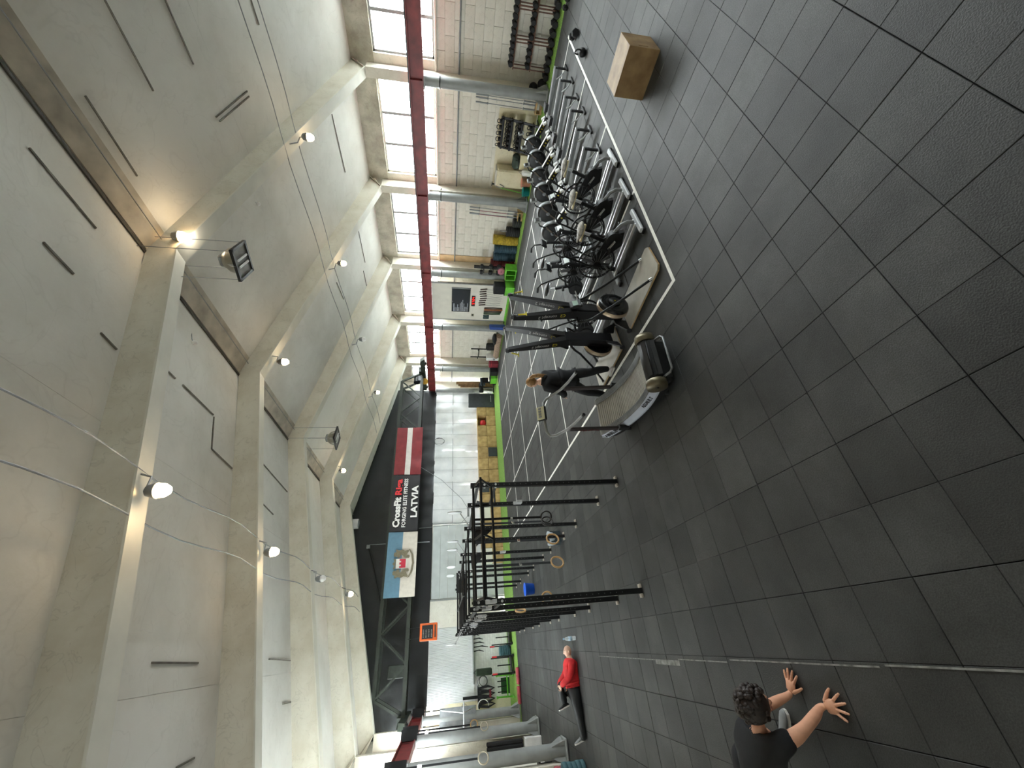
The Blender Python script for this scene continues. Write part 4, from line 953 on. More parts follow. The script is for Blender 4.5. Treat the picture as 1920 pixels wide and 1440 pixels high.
# hex dumbbells
def hexdb(s, L):
    """dumbbell lying along local x"""
    t = thing('hex_dumbbell', '', 'dumbbell')
    for sx in (-1, 1):
        b = MB(); pr = [(s*.82, 0), (s, .014), (s, L*.3-.014), (s*.82, L*.3)]
        b.lathe([(.001, 0)]+pr+[(.001, L*.3)], (sx*(L/2-L*.3*(1 if sx > 0 else 0)), 0, s*.866) if sx > 0 else (-L/2, 0, s*.866), (1, 0, 0), 6, False)
        obj('head', b, 'rubber', t, rot=(0, 0, 0))
    obj('handle', MB().tube([(-L*.2, 0, s*.866), (0, 0, s*.866), (L*.2, 0, s*.866)], [.014, .018, .014], 8), 'chrome', t)
    return t
da = hexdb(.08, .31); db = hexdb(.1, .37)
da.location = (0, 0, -30)
RK = thing('dumbbell_rack', 'rusty steel two-tier dumbbell rack along the whitewashed wall', 'rack', (15.78, 0, 0))
mat('rust', '#6d4a39', .6, metal=.2, var=.25, scale=14)
for z in (.64, 1.2):
    for x in (-.11, .11): obj('shelf_rail', MB().beam((x, 1.6, z), (x, 5.0, z), .04, .03), 'rust', RK)
for y in (2.0, 3.42, 3.5, 4.2, 4.28, 4.95):
    for x in (-.13, .2): obj('rack_leg', MB().box((x, y, .6), (.03, .03, 1.2)), 'rust', RK)
    obj('rack_foot', MB().box((.03, y, .02), (.45, .04, .03)), 'rust', RK)
n = 0
for z, nm, cnt, src, st in ((1.222, 'top', 10, da, .168), (.662, 'middle', 9, da, .187), (.01, 'floor', 9, db, .225)):
    for k in range(cnt):
        y = 4.88-k*st if z > .1 else 5.05-k*st
        o = src if (k == 0 and src in (da, db) and (z > 1 or z < .1)) else dup(src, (0, 0, 0))
        o.location = (15.76 if z > .1 else 15.62, y, z); o.rotation_euler = (0, 0, random.uniform(-.08, .08))
        o['label'] = 'black hex dumbbell, %s from the column end, %s' % (ORD[k], {'top': 'top tier of the rusty rack', 'middle': 'middle tier of the rusty rack', 'floor': 'on the turf under the rusty rack'}[nm]); o['group'] = 'dumbbells on the %s row of the rack' % nm
# loose dumbbell and kettlebell by the tape corner
o = dup(db, (12.87, 3.2, .0), .5, 'loose black hex dumbbell on the rubber floor by the far tape corner', 'loose weights on the floor')
dup(da, (14.6, 3.0, .0), 1.2, 'loose black hex dumbbell on the rubber beside the turf edge', 'loose weights on the floor')
def kettlebell(s):
    t = thing('kettlebell', '', 'kettlebell')
    obj('ball', MB().lathe([(.001, .005), (.55, .005), (.86, .3), (1, .75), (.92, 1.2), (.65, 1.52), (.001, 1.6)] and [(s*a, s*b) for a, b in [(.001, .005), (.55, .005), (.88, .32), (1, .8), (.9, 1.25), (.6, 1.55), (.001, 1.62)]], n=16), 'steel_black', t)
    obj('handle', MB().tube([(s*x, 0, s*z) for x, z in [(-.62, 1.3), (-.8, 1.8), (-.68, 2.3), (-.3, 2.55), (.3, 2.55), (.68, 2.3), (.8, 1.8), (.62, 1.3)]], s*.17, 8), 'steel_black', t)
    return t
ka = kettlebell(.1); ka.location = (11.66, 3.2, 0); ka.rotation_euler = (0, 0, .9); ka['label'] = 'kettlebell standing alone on the tape line near the jump box'
kb = kettlebell(.083); first = True
KR = thing('kettlebell_rack', 'black tiered kettlebell rack on the turf by the cream wall', 'rack', (15.72, 7.05, 0))
KZ = [.22, .62, .98, 1.3]
for i, z in enumerate(KZ):
    obj('rack_shelf', MB().box((.1*i-.1, 0, z-.02), (.34, 1.02, .03), Matrix.Rotation(.0, 3, 'Y')), 'steel_black', KR)
    obj('shelf_lip', MB().box((.1*i-.26, 0, z+.01), (.02, 1.02, .06)), 'steel_black', KR)
for y in (-.5, .5):
    obj('rack_side', MB().beam((-.22, y, 0), (.2, y, 1.36), .05, .08, up=(0, 1, 0)).box((0, y, .02), (.55, .05, .04)), 'steel_black', KR)
for i, z in enumerate(KZ):
    cnt = [5, 6, 6, 5][i]
    for k in range(cnt):
        for row in ((0, 1) if i in (1, 2) else (0,)):
            y = 7.05+.42-.84*k/(cnt-1)*.98
            if row: y -= .05
            o = kb if first else dup(kb, (0, 0, 0)); first = False
            o.location = (15.72+.1*i-.16+row*.14, y, z-.003); o.rotation_euler = (0, 0, pi/2+random.uniform(-.5, .5))
            o['label'] = 'black kettlebell, %s along the %s shelf of the tiered rack%s' % (ORD[k], ['lowest', 'second lowest', 'second highest', 'top'][i], ', front row' if row == 0 and i in (1, 2) else ', back row' if row else ''); o['group'] = 'kettlebells on the rack'
# medicine balls by the nearest column
for i, (x, y, z) in enumerate([(15.62, 5.28, .165), (15.72, 5.0+.62, .165), (15.66, 5.42, .43)]):
    tag(obj('medicine_ball', MB().ball((0, 0, 0), .15, 16), 'black_soft', loc=(x, y, z)), 'black medicine ball heaped by the nearest window-side column, '+['near one', 'wall side one', 'top one'][i], 'ball', 'medicine balls')
# barbells standing in timber holders
def holder(y, label):
    t = thing('barbell_holder', label, 'holder', (15.72, y, 0))
    for sy in (-.2, .2): pb('side_board', (0, sy, .13), (.3, .03, .24), 'wood', t, .004)
    for z in (.05, .22): pb('cross_board', (0, 0, z), (.3, .37, .03), 'wood', t, .004)
    pb('front_lip', (-.14, 0, .05), (.02, .4, .06), 'wood', t); return t
holder(5.98, 'timber barbell holder on the turf beside the nearest column'); holder(10.28, 'timber barbell holder on the turf beside the second column')
def barbell(m, h):
    t = thing('barbell', '', 'barbell')
    obj('shaft', MB().cyl((0, 0, .45), (0, 0, h-.42), .0135, n=8), m, t)
    for z0, z1 in ((0, .42), (h-.42, h)):
        s = obj('sleeve', MB().cyl((0, 0, z0), (0, 0, z1), .025, n=10), 'grey_metal', t); zc = z1 if z0 == 0 else z0
        obj('collar', MB().cyl((0, 0, zc-.015), (0, 0, zc+.015), .036, n=10), 'grey_metal', s)
    return t
mat('bar_red', '#9a4650', .5, metal=.3, var=.1)
bars = [(5.86, -.06, 'grey_metal', 'first'), (5.98, .03, 'grey_metal', 'second'), (6.1, -.04, 'grey_metal', 'third'), (10.12, 0, 'grey_metal', 'a'), (10.2, -.08, 'bar_red', 'b'), (10.28, .05, 'grey_metal', 'c'), (10.36, -.05, 'grey_metal', 'd'), (10.44, .03, 'bar_red', 'e')]
lab = {'first': 'grey barbell upright in the nearer timber holder, next to the column', 'second': 'grey barbell upright in the nearer timber holder, middle one', 'third': 'grey barbell upright in the nearer timber holder, far one',
       'a': 'grey barbell upright in the farther timber holder, next to the column', 'b': 'reddish barbell upright in the farther timber holder, near the column', 'c': 'grey barbell upright in the farther timber holder, middle one', 'd': 'grey barbell upright in the farther timber holder, second from the plates', 'e': 'reddish barbell upright in the farther timber holder, nearest the plates'}
protos = {}
for y, dx_, m, k in bars:
    o = protos.get(m)
    if o is None: o = protos[m] = barbell(m, 2.1)
    else: o = dup(o, (0, 0, 0))
    o.location = (15.72+dx_, y, .24); o.rotation_euler = (0, .05, 0); o['label'] = lab[k]; o['group'] = 'barbells in the timber holders'
# stacks of bumper plates
def plate_stack(x, y, n, th, R, m, cname, where):
    b = MB().lathe([(.03, 0), (.03, .0), (R-.012, 0), (R, .012), (R, th-.012), (R-.012, th), (R-.06, th), (R-.08, th-.008), (.09, th-.008), (.08, th), (.03, th), (.03, 0)], n=28)
    hub = MB().lathe([(.025, -.001), (.06, -.001), (.06, th+.002), (.025, th+.002)], n=14)
    me = None
    for k in range(n):
        z = .015+k*(th+.0015)
        if n-1-k: lb = '%s bumper plate, %s from the top of the %s' % (cname, ORD[n-1-k], where)
        else: lb = '%s bumper plate on top of the %s' % (cname, where)
        loc = (x+random.uniform(-.008, .008), y+random.uniform(-.008, .008), z)
        if k == 0:
            p0 = thing('bumper_plate', lb, 'weight plate', loc, 0, 'bumper plates, '+where); obj('disc', b, m, p0); obj('steel_hub', hub, 'grey_metal', p0)
        else: dup(p0, loc, random.uniform(0, 6), lb)
mat('plate_yellow', '#b49a2c', .65, var=.2, scale=12, rnd=.15); mat('plate_blue', '#2d4a5a', .65, var=.2, scale=12, rnd=.15); mat('plate_red', '#6f2a30', .65, var=.2, scale=12, rnd=.15)
mat('plate_black', '#1f2022', .7, var=.15, rnd=.15); mat('plate_pink', '#a34a55', .65, var=.15, scale=12, rnd=.12); mat('plate_teal', '#3a6068', .65, var=.15, scale=12, rnd=.12)
S = lambda s: s
plate_stack(15.72, 10.62, 4, .09, .225, 'plate_black', 'black', 'low stack behind the barbells')
plate_stack(15.72, 11.12, 7, .085, .225, 'plate_black', 'black', 'stack beside the yellow plates')
plate_stack(15.72, 11.6, 16, .071, .225, 'plate_yellow', 'yellow', 'yellow stack')
plate_stack(15.72, 12.07, 13, .08, .225, 'plate_blue', 'dark blue', 'blue stack beside the yellow')
plate_stack(15.72, 12.53, 13, .08, .225, 'plate_blue', 'dark blue', 'blue stack beside the red')
plate_stack(15.72, 12.99, 15, .075, .225, 'plate_red', 'dark red', 'red stack')
plate_stack(-2.75, 12.25, 6, .1, .225, 'plate_pink', 'pink', 'pink stack by the left columns')
plate_stack(-2.62, 11.85, 5, .1, .225, 'plate_teal', 'teal', 'teal stack by the left columns')
tag(obj('loading_pin', MB().cyl((0, 0, 0), (0, 0, .3), .025, n=10), 'grey_metal', loc=(15.72, 11.12, .62)), 'short steel pin sticking out of the black plate stack', 'pin')
# cream tank trolley, bags and buckets
t = thing('water_tank', 'cream boxy tank with hose standing by the second column', 'tank', (15.78, 8.62, 0))
pb('body', (0, 0, .72), (.5, .72, 1.25), 'cream_paint', t, .05); pb('base_frame', (0, 0, .06), (.52, .74, .1), 'grey_metal', t)
pb('lid', (0, 0, 1.37), (.44, .66, .05), 'offwhite', t, .02); obj('hose', MB().tube([(-.26, .2, 1.2), (-.3, .28, 1.0), (-.27, .36, 1.1), (-.28, .3, 1.3), (-.1, .3, 1.42)], .014, 6), 'grey_metal', t)
obj('valve', MB().cyl((-.1, .3, 1.4), (-.1, .3, 1.5), .03).box((-.1, .3, 1.5), (.03, .16, .03)), 'steel_black', t)
t = thing('cupboard', 'low cream cupboard under the green rucksack', 'cupboard', (15.8, 7.92, 0)); pb('carcass', (0, 0, .25), (.42, .55, .5), 'cream_paint', t, .01); pb('door_leaf', (-.215, 0, .25), (.012, .5, .44), 'cream_paint', t)
t = thing('rucksack', 'dark green rucksack lying on the low cream cupboard', 'bag', (15.78, 7.98, .5))
b = MB().box((0, 0, .14), (.34, .56, .27), ch=.09); obj('body', b, mat('bag_green', '#3c4a42', .85, var=.15), t); pb('pocket', (-.19, .02, .1), (.08, .34, .16), 'bag_green', t, .03)
obj('strap', MB().tube([(-.12, -.25, .2), (-.25, -.2, .1), (-.2, .1, .02)], .015, 6), 'black', t)
t = thing('sports_bag', 'clear and white plastic bag beside the green rucksack', 'bag', (15.42, 8.2, .01)); obj('body', MB().box((0, 0, .2), (.26, .22, .38), ch=.06), 'white', t); obj('strap', MB().tube([(0, -.08, .38), (0, 0, .5), (0, .08, .38)], .01, 6), 'grey_metal', t)
def bucket(nm, label, loc, r0, r1, h, m, handle=True, cat='bucket'):
    t = thing(nm, label, cat, loc)
    obj('body', MB().lathe([(.001, 0), (r0, 0), (r1, h), (r1+.012, h), (r1+.012, h-.015), (r1-.012, h-.005), (r0-.012, .015), (.001, .015)], n=24), m, t)
    if handle: obj('handle', MB().tube([(r1*cos(a), r1*sin(a)*.25-.02, h-.02-abs(sin(a))*r1*.9) for a in [pi*k/10 for k in range(11)]], .005, 5), 'grey_metal', t)
    return t
bucket('bucket', 'salmon pink bucket on the turf in front of the cream tank', (15.32, 8.55, .01), .13, .17, .36, mat('salmon', '#e39d86', .5, var=.05))
bucket('tub', 'teal plastic tub on the turf before the second column', (15.2, 8.86, .01), .15, .19, .27, mat('teal', '#1b8c8c', .4, var=.05))
t = thing('broom', 'green-handled broom leaning by the cream tank', 'broom', (15.38, 9.05, .01)); obj('stick', MB().cyl((0, 0, .1), (.1, -.1, 1.15), .012, n=8), 'green', t); pb('brush', (0, 0, .05), (.06, .3, .09), 'black', t, .01)
# dumbbell tree with pink plate, green boxes, black box
t = thing('dumbbell_tree', 'black upright stand holding round-head dumbbells by the timber panel', 'stand', (15.24, 12.85, 0))
pb('column', (0, 0, 1.0), (.1, .12, 2.0), 'steel_black', t); pb('base', (0, 0, .03), (.3, .4, .05), 'steel_black', t)
for z in (.75, 1.15, 1.6): obj('cradle', MB().box((-.14, 0, z-.06), (.2, .3, .03)), 'steel_black', t)
for z, s_, l in ((.72, .1, 'lowest'), (1.12, .09, 'middle'), (1.57, .075, 'top')):
    q = thing('round_dumbbell', 'round-head black dumbbell in the %s cradle of the upright stand' % l, 'dumbbell', (15.08, 12.85, z), 0, 'dumbbells on the upright stand')
    for sy in (-1, 1): obj('head', MB().cyl((0, sy*.08, s_), (0, sy*.26, s_), s_, n=18), 'rubber', q)
    obj('handle', MB().cyl((0, -.1, s_), (0, .1, s_), .018, n=8), 'chrome', q)
t = thing('pink_plate', 'round pink dumbbell head facing out above the green crate', 'weight plate', (14.9, 12.8, .53)); obj('disc', MB().lathe([(.001, 0), (.15, 0), (.17, .03), (.17, .2), (.15, .22), (.001, .22)], (0, 0, .18), (1, .25, 0), 24), mat('pink', '#b06b7c', .6, var=.1), t); obj('bore', MB().cyl((-.012, 0, .18), (0.01, 0, .18), .025, n=10), 'black', t)
t = thing('green_crate', 'open bright green crate on the turf by the workout board', 'crate', (14.82, 12.72, .01))
for sy in (-.3, .3): pb('side', (0, sy, .26), (.46, .03, .52), 'green', t)
pb('floor_board', (0, 0, .03), (.46, .6, .03), 'green', t); pb('top_board', (0, 0, .505), (.46, .6, .03), 'green', t); pb('divider', (0, 0, .26), (.44, .03, .46), 'green', t); pb('back_board', (.22, 0, .26), (.02, .6, .5), 'black_soft', t)
t = thing('green_box', 'solid bright green jerk box in front of the workout board', 'box', (14.68, 13.62, 0)); pb('body', (0, 0, .23), (.5, .55, .46), 'green', t, .012); pb('top_mat', (0, 0, .47), (.5, .55, .03), 'black_soft', t)
for a in (-.2, .2):
    for z in (.1, .36): obj('bolt', MB().cyl((-.252, a, z), (-.246, a, z), .014, n=8), 'steel_black', t)
t = thing('black_box', 'black foam box stacked on the green jerk box', 'box', (14.68, 13.62, .486)); pb('body', (0, 0, .26), (.4, .5, .52), 'black_soft', t, .02); pb('lid_seam', (0, 0, .46), (.406, .506, .012), 'black', t)
# workout board: tall pale panel
t = thing('workout_board', 'tall pale panel carrying the screen, timer, grips and bands', 'board', (15.36, 15.4, 0))
pb('panel', (0, 0, 2.06), (.06, 2.62, 4.0), 'offwhite', t, .006)
for y in (-1.33, 1.33): pb('edge_post', (.0, y, 2.06), (.1, .05, 4.06), 'grey_metal', t)
pb('bottom_rail', (0, 0, .05), (.1, 2.7, .08), 'green', t)
PX_ = 15.36-.03
t = thing('wall_screen', 'dark wall screen listing a workout in pale text lines', 'screen', (PX_-.0, 15.22, 2.56))
pb('bezel', (-.03, 0, 0), (.05, 1.66, .96), 'black_gloss', t, .008); pb('display', (-.058, 0, 0), (.004, 1.6, .9), mat('screen_dark', '#1b2029', .12, var=.3, scale=1.5), t)
pb('side_bezel', (-.02, -.86, 0), (.04, .06, .98), 'grey_metal', t)
rr = random.Random(4)
for k, wd in enumerate([.5, .26, .27, .42, .25, .5, .66, .8, .55, .3, .28, .52]):
    bl = MB(); y = .76; yend = .76-wd
    while y > yend: w_ = rr.uniform(.03, .09); bl.box((-.062, y-w_/2, .36-k*.066), (.003, w_, .026 if k else .04)); y -= w_+.018
    obj('text_line', bl, mat('screen_text', '#aab0b6', .5, var=0, emit=.25), t)
obj('status_dot', MB().box((-.062, .05, .43), (.003, .04, .012)), 'letter_white', t)
t = thing('wall_timer', 'black timer with glowing red digits under the screen', 'clock', (PX_, 15.22, 1.9))
pb('case', (-.03, 0, 0), (.06, .74, .19), 'black', t, .01)
mat('led_red', '#ff1a14', .4, var=0, emit=2.2); mat('led_off', '#3a0c0c', .4, var=0)
segs = {'1': 'bc', '7': 'abc', '4': 'bcfg', '5': 'acdfg', '2': 'abdeg'}
def digit(ch, y0, z0, w_, h_):
    b = MB()
    for sg in segs[ch]:
        c, d = {'a': ((.5, 1), (1, 0)), 'd': ((.5, 0), (1, 0)), 'g': ((.5, .5), (1, 0)), 'b': ((1, .75), (0, 1)), 'c': ((1, .25), (0, 1)), 'f': ((0, .75), (0, 1)), 'e': ((0, .25), (0, 1))}[sg]
        b.box((-.064, y0-c[0]*w_, z0+c[1]*h_), (.004, w_*.85 if d[0] else .016, .016 if d[0] else h_*.42))
    return b
for i, ch in enumerate('5724'): obj('digit', digit(ch, .2-i*.13-(.03 if i > 1 else 0), -.055, .08, .11), 'led_red', t)
obj('colon', MB().box((-.064, -.055, .03), (.004, .016, .016)).box((-.064, -.055, -.03), (.004, .016, .016)), 'led_red', t)
pb('dim_display', (-.062, .3, 0), (.003, .1, .12), 'led_off', t)
# grips, ropes, bands on hooks
mat('grip_brown', '#3b2722', .6, var=.2)
for k in range(8):
    y = 14.35+k*.16; z = 1.56+.03*sin(k*1.3)
    g = thing('rope_handle', 'dark skipping-rope handle pair on the pale board, %s from the green boxes' % ORD[k], 'skipping rope', (PX_-.025, y, z), 0, 'skipping ropes on the board')
    obj('grip', MB().tube([(0, .04, .02), (0, -.02, -.33)], [.026, .032], 8), 'grip_brown', g)
    obj('cable', MB().tube([(-.005, -.02, -.28), (-.005, .03*sin(k), -.55), (-.005, .05*cos(k*2), -.8), (-.005, -.03, -1.15), (-.005, .06, -.9), (-.005, .03, -.5), (-.005, .02, -.27)], .004, 5), 'grey_metal', g)
    obj('peg', MB().cyl((-.02, .03, .02), (.02, .03, .02), .008, n=8), 'chrome', g)
for k, (cn, col) in enumerate([('dark brown', '#2d1c16'), ('orange', '#a8622f'), ('maroon', '#3d1f23'), ('green', '#1f3f2a'), ('green', '#27502f')]):
    y = 15.72+k*.105; ln = [.98, 1.0, .96, .94, .9][k]
    g = thing('resistance_band', '%s resistance band hanging on the pale board, %s of the row' % (cn, ORD[k]), 'band', (PX_-.025, y, 1.27), 0, 'resistance bands on the board')
    obj('loop', MB().tube([(0, -.035, -.0), (0, -.045, -ln*.5), (0, -.03, -ln), (0, .03, -ln-.02), (0, .045, -ln*.5), (0, .035, 0)], .022, 6, closed=True), mat('band_'+str(k), col, .6, var=.1), g)
    obj('peg', MB().cyl((-.04, 0, .02), (.03, 0, .02), .007, n=8), 'chrome', g)
for k in range(2):
    g = thing('short_band', 'short dark teal band hanging at the far edge of the pale board, '+['upper', 'lower'][k]+' loop', 'band', (PX_-.025, 16.32+k*.17, 1.27), 0, 'short bands on the board')
    obj('loop', MB().tube([(0, -.04, 0), (0, -.05, -.15), (0, -.03, -.3), (0, .03, -.3), (0, .05, -.15), (0, .04, 0)], .028, 6, closed=True), mat('band_teal', '#20434a', .6, var=.2), g); obj('peg', MB().cyl((-.04, 0, .02), (.03, 0, .02), .007, n=8), 'chrome', g)
t = thing('paper_note', 'small printed card pinned near the far edge of the pale board', 'note', (PX_-.004, 16.32, 1.88)); pb('card', (0, 0, 0), (.004, .2, .18), mat('note_tan', '#9d9a86', .7, var=.1), t); pb('dark_print', (-.003, 0, 0), (.003, .15, .07), 'black', t)
# beyond the board: mats, carpet roll, stands
t = thing('blue_mat', 'folded blue gym mat standing beyond the workout board', 'mat', (14.98, 16.85, .01)); pb('fold', (0, -.03, .45), (.3, .1, .9), mat('mat_blue', '#2f4f9c', .6, var=.1), t, .04); pb('fold', (0, .08, .44), (.3, .1, .88), 'mat_blue', t, .04)
mat('carpet', '#a88f7c', .9, var=.2, scale=14); mat('carpet_red', '#8a665a', .9, var=.2, scale=14)
t = thing('carpet_roll', 'long rolled carpet lying on the turf beyond the workout board', 'carpet', (15.2, 18.9, .2))
obj('roll', MB().tube([(0, -1.0, 0), (.02, -.3, .01), (0, .3, -.01), (0, 1.0, 0)], .19, 16), 'carpet', t); obj('inner_end', MB().cyl((0, .99, 0), (0, 1.02, 0), .1, n=14), 'carpet_red', t)
t = thing('gear_pile', 'dark jacket heaped on the near end of the carpet roll', 'clothing', (15.2, 18.15, .38)); obj('heap', MB().ball((0, 0, .08), .28, 14, (1, 1.3, .5)).ball((0, .3, .05), .2, 12, (1, 1, .5)), 'black_soft', t)
t = thing('green_blanket', 'crumpled olive blanket behind the carpet roll', 'blanket', (15.65, 18.4, .01)); obj('heap', MB().ball((0, 0, .12), .3, 14, (.8, 1.9, .7)).ball((-.05, .5, .05), .2, 12, (1, 1.2, .7)), mat('olive', '#7a7d68', .9, var=.2), t)
t = thing('squat_stand', 'black squat stand with two uprights beyond the carpet roll', 'stand', (15.75, 20.3, 0))
for y in (-.42, .42):
    pb('upright', (0, y, .88), (.06, .06, 1.76), 'steel_black', t); pb('foot', (0, y, .03), (.6, .07, .06), 'steel_black', t); pb('rest', (-.08, y, 1.3), (.12, .1, .05), 'steel_black', t)
pb('cross_beam', (0, 0, 1.25), (.05, .84, .06), 'steel_black', t)
t = thing('gym_bag', 'upright black holdall beside the carpet roll', 'bag', (15.62, 19.45, .01)); pb('body', (0, 0, .42), (.3, .55, .82), 'black_soft', t, .08); pb('zip_flap', (-.155, 0, .6), (.01, .4, .04), 'black', t)
t = thing('white_carton', 'white carton beside the black holdall', 'box', (15.2, 20.0, .01)); pb('body', (0, 0, .4), (.34, .3, .78), 'white', t, .01); pb('printed_mark', (-.172, 0, .3), (.004, .2, .14), 'grey_paint', t)
t = thing('red_box', 'dark red cushion box before the squat stand', 'box', (15.0, 20.4, .01)); pb('body', (0, 0, .3), (.4, .4, .6), mat('maroon', '#7d1f30', .6, var=.1), t, .03); pb('piping', (0, 0, .45), (.408, .408, .015), 'red', t)
t = thing('dark_box', 'dark foam box beside the far green jerk box', 'box', (14.75, 20.95, .01)); pb('body', (0, 0, .24), (.4, .45, .48), 'black_soft', t, .02); pb('lid', (0, 0, .49), (.41, .46, .03), 'black', t)
t = thing('far_green_box', 'bright green jerk box in front of the fifth column', 'box', (14.7, 21.65, .01)); pb('body', (0, 0, .2), (.5, .6, .4), 'green', t, .012); pb('top_mat', (0, 0, .42), (.5, .6, .04), 'black_soft', t)
t = thing('bench_machine', 'black padded hip-extension bench in the far right corner', 'exercise machine', (14.9, 22.7, 0))
for y in (-.5, .5): pb('base_tube', (0, y, .04), (.7, .08, .07), 'steel_black', t)
pb('spine', (0, 0, .05), (.08, 1.1, .07), 'steel_black', t); obj('mast', MB().beam((0, -.3, .05), (0, -.2, .95), .08, .08).beam((0, .4, .05), (0, .45, .8), .08, .08), 'steel_black', t)
for sx in (-.18, .18): obj('thigh_pad', MB().cyl((sx-.13, .45, .9), (sx+.13, .45, .9), .16, n=20), 'black_soft', t)
obj('ankle_roller', MB().cyl((-.28, -.3, .95), (.28, -.3, .95), .07, n=14).cyl((-.28, -.3, .75), (.28, -.3, .75), .07, n=14), mat('roller_blue', '#33414f', .6, var=.1), t); pb('foot_plate', (0, -.5, .7), (.4, .03, .4), 'steel_black', t)
pb('handle', (0, .7, .75), (.5, .04, .04), 'grey_metal', t)
t = thing('tall_pad', 'tall charcoal pad standing upright in the far right corner', 'mat', (13.98, 23.35, .01)); pb('pad', (0, 0, .9), (1.05, .2, 1.78), mat('charcoal', '#363a3e', .6, var=.12), t, .03); pb('seam', (0, -.105, 1.35), (1.0, .008, .012), 'black', t); pb('printed_strip', (.1, -.106, .25), (.5, .006, .025), 'white', t)
t = thing('leaning_boards', 'brown timber boards leaning in the far right corner', 'boards', (15.6, 23.6, .01))
for k in range(3): obj('plank', MB().beam((-.1*k, .05*k, 0), (-.1*k+.1, .2+.05*k, 2.6-.15*k), .22, .025), mat('plank_brown', '#8b6b48', .7, var=.2, rnd=.1), t)
# ------------------------------------------------------------------ wall of plywood boxes at the end
mat('ply_far', '#bd9f6c', .6, col2='#96784a', scale=4, bump=.2, rnd=.16)
PBY = 23.35
for row in (0, 1):
    for k in range(13):
        x = 13.2-k*.765+(.0 if row else .02)
        if x < 4: continue
        lb = 'stacked plywood box, %s row, %s from the tall charcoal pad' % ('upper' if row else 'lower', ORD[k])
        z = .012+row*.612; openb = (row == 1 and k == 1)
        if row == 1 and k in (9, 12): m_, lb = 'offwhite', 'cream painted box, upper row, %s from the tall charcoal pad' % ORD[k]
        else: m_ = 'ply_far'
        t = thing('stacked_box', lb, 'box', (x, PBY+.3, z), 0, 'plywood boxes along the end wall')
        if openb:
            t['label'] = 'open plywood box with red cloth inside, upper row, second from the pad'
            for s_ in (-1, 1): pb('side_panel', (s_*.365, 0, .3), (.02, .58, .6), m_, t); pb('shelf_panel', (0, 0, .3+s_*.29), (.71, .58, .02), m_, t)
            pb('back_panel', (0, .28, .3), (.71, .02, .56), m_, t)
            c = thing('red_cloth', 'bright red cloth bundle inside the open plywood box', 'cloth', (x-.1, PBY+.2, z+.021), 0); obj('bundle', MB().ball((0, 0, .2), .2, 14, (1.2, .8, 1)), 'red', c)
        else:
            pb('carcass', (0, 0, .3), (.742, .58, .598), m_, t, .006)
            pb('hand_slot', (random.choice((-.1, 0, .1)), -.292, .45), (.13, .006, .03), 'black_soft', t)
            pb('front_panel', (0, -.293, .3), (.69, .008, .545), m_, t)
for x, row, l in ((10.15, 0, 'lower row'), (7.86, 1, 'upper row')):
    t = thing('dark_tile', 'square charcoal rubber tile propped against the boxes, '+l, 'mat', (x, PBY-.04, .02+row*.612)); pb('slab', (0, 0, .29), (.62, .04, .56), 'charcoal', t, .012); pb('bevel', (0, -.021, .29), (.58, .006, .52), 'charcoal', t)
    if row: t.parent = None
t = thing('power_strip', 'grey socket strip with thin cables on the white film', 'socket', (6.6, BACKY-.1, 1.9)); pb('strip', (0, -.02, 0), (.55, .06, .12), 'grey_paint', t, .01)
for k in range(4): pb('socket', (-.2+k*.13, -.055, 0), (.08, .012, .08), 'grey_metal', t)
obj('cable', MB().tube([(-.25, -.03, .05), (-.8, -.5, .5), (-1.3, -2.0, 2.7)], .012, 5).tube([(.25, -.03, .05), (.7, -.4, .4), (1.5, -1.5, 1.6), (2.0, -2.2, 2.72)], .012, 5), 'grey_metal', t)
tag(obj('black_cable_coil', MB().tube([(.28*cos(a)*(1-.03*a), -.01*a, .33*sin(a)) for a in [k*.45 for k in range(30)]], .012, 5), 'black', loc=(11.2, BACKY-.14, 3.7)), 'loose loops of black cable hanging at the film joint', 'cable')
# ------------------------------------------------------------------ left end: sleds, green stand, hanging gear, pads
def sled(x, y, label, red):
    t = thing('push_sled', label, 'sled', (x, y, .01), .1, 'push sleds on the turf')
    for sx in (-.32, .32):
        pb('runner', (sx, 0, .05), (.1, 1.0, .08), 'steel_black', t, .015)
        for yy in (-.36, .36):
            p = obj('push_post', MB().cyl((sx, yy, .08), (sx, yy, 1.0), .026, n=10), 'steel_black', t)
            if yy*red > 0: obj('red_cap', MB().cyl((sx, yy, .8), (sx, yy, 1.02), .033, n=10), 'red', p)
    pb('deck', (0, 0, .12), (.66, .6, .04), 'steel_black', t); obj('load_pin', MB().cyl((0, 0, .13), (0, 0, .75), .025, n=8), 'steel_black', t); return t
sled(.15, 22.5, 'black push sled with red post caps, beside the rig posts', 1); sled(-.95, 22.3, 'black push sled with red post caps, beside the green stand', -1)
plate_stack(-.4, 22.9, 5, .11, .23, 'plate_teal', 'teal', 'far stack between push sleds')
t = thing('green_stand', 'bright green tubular weight stand on the turf at the left end', 'stand', (-1.75, 22.7, .01))
for sx in (-.4, .4):
    obj('side_post', MB().beam((sx, 0, .03), (sx, .1, .75), .06, .06), 'green', t); pb('foot', (sx, -.05, .04), (.07, .7, .06), 'green', t); pb('pad_holder', (sx, .1, .76), (.09, .2, .06), 'green', t)
pb('cross_tube', (0, -.1, .3), (.8, .05, .05), 'green', t); pb('back_panel', (0, .25, .35), (.6, .03, .4), mat('deep_green', '#2c5a30', .6, var=.15), t)
for k in range(3): obj('weight_peg', MB().cyl((-.2+.2*k, 0, .3), (-.2+.2*k, -.1, .75), .02, n=8), 'steel_black', t)
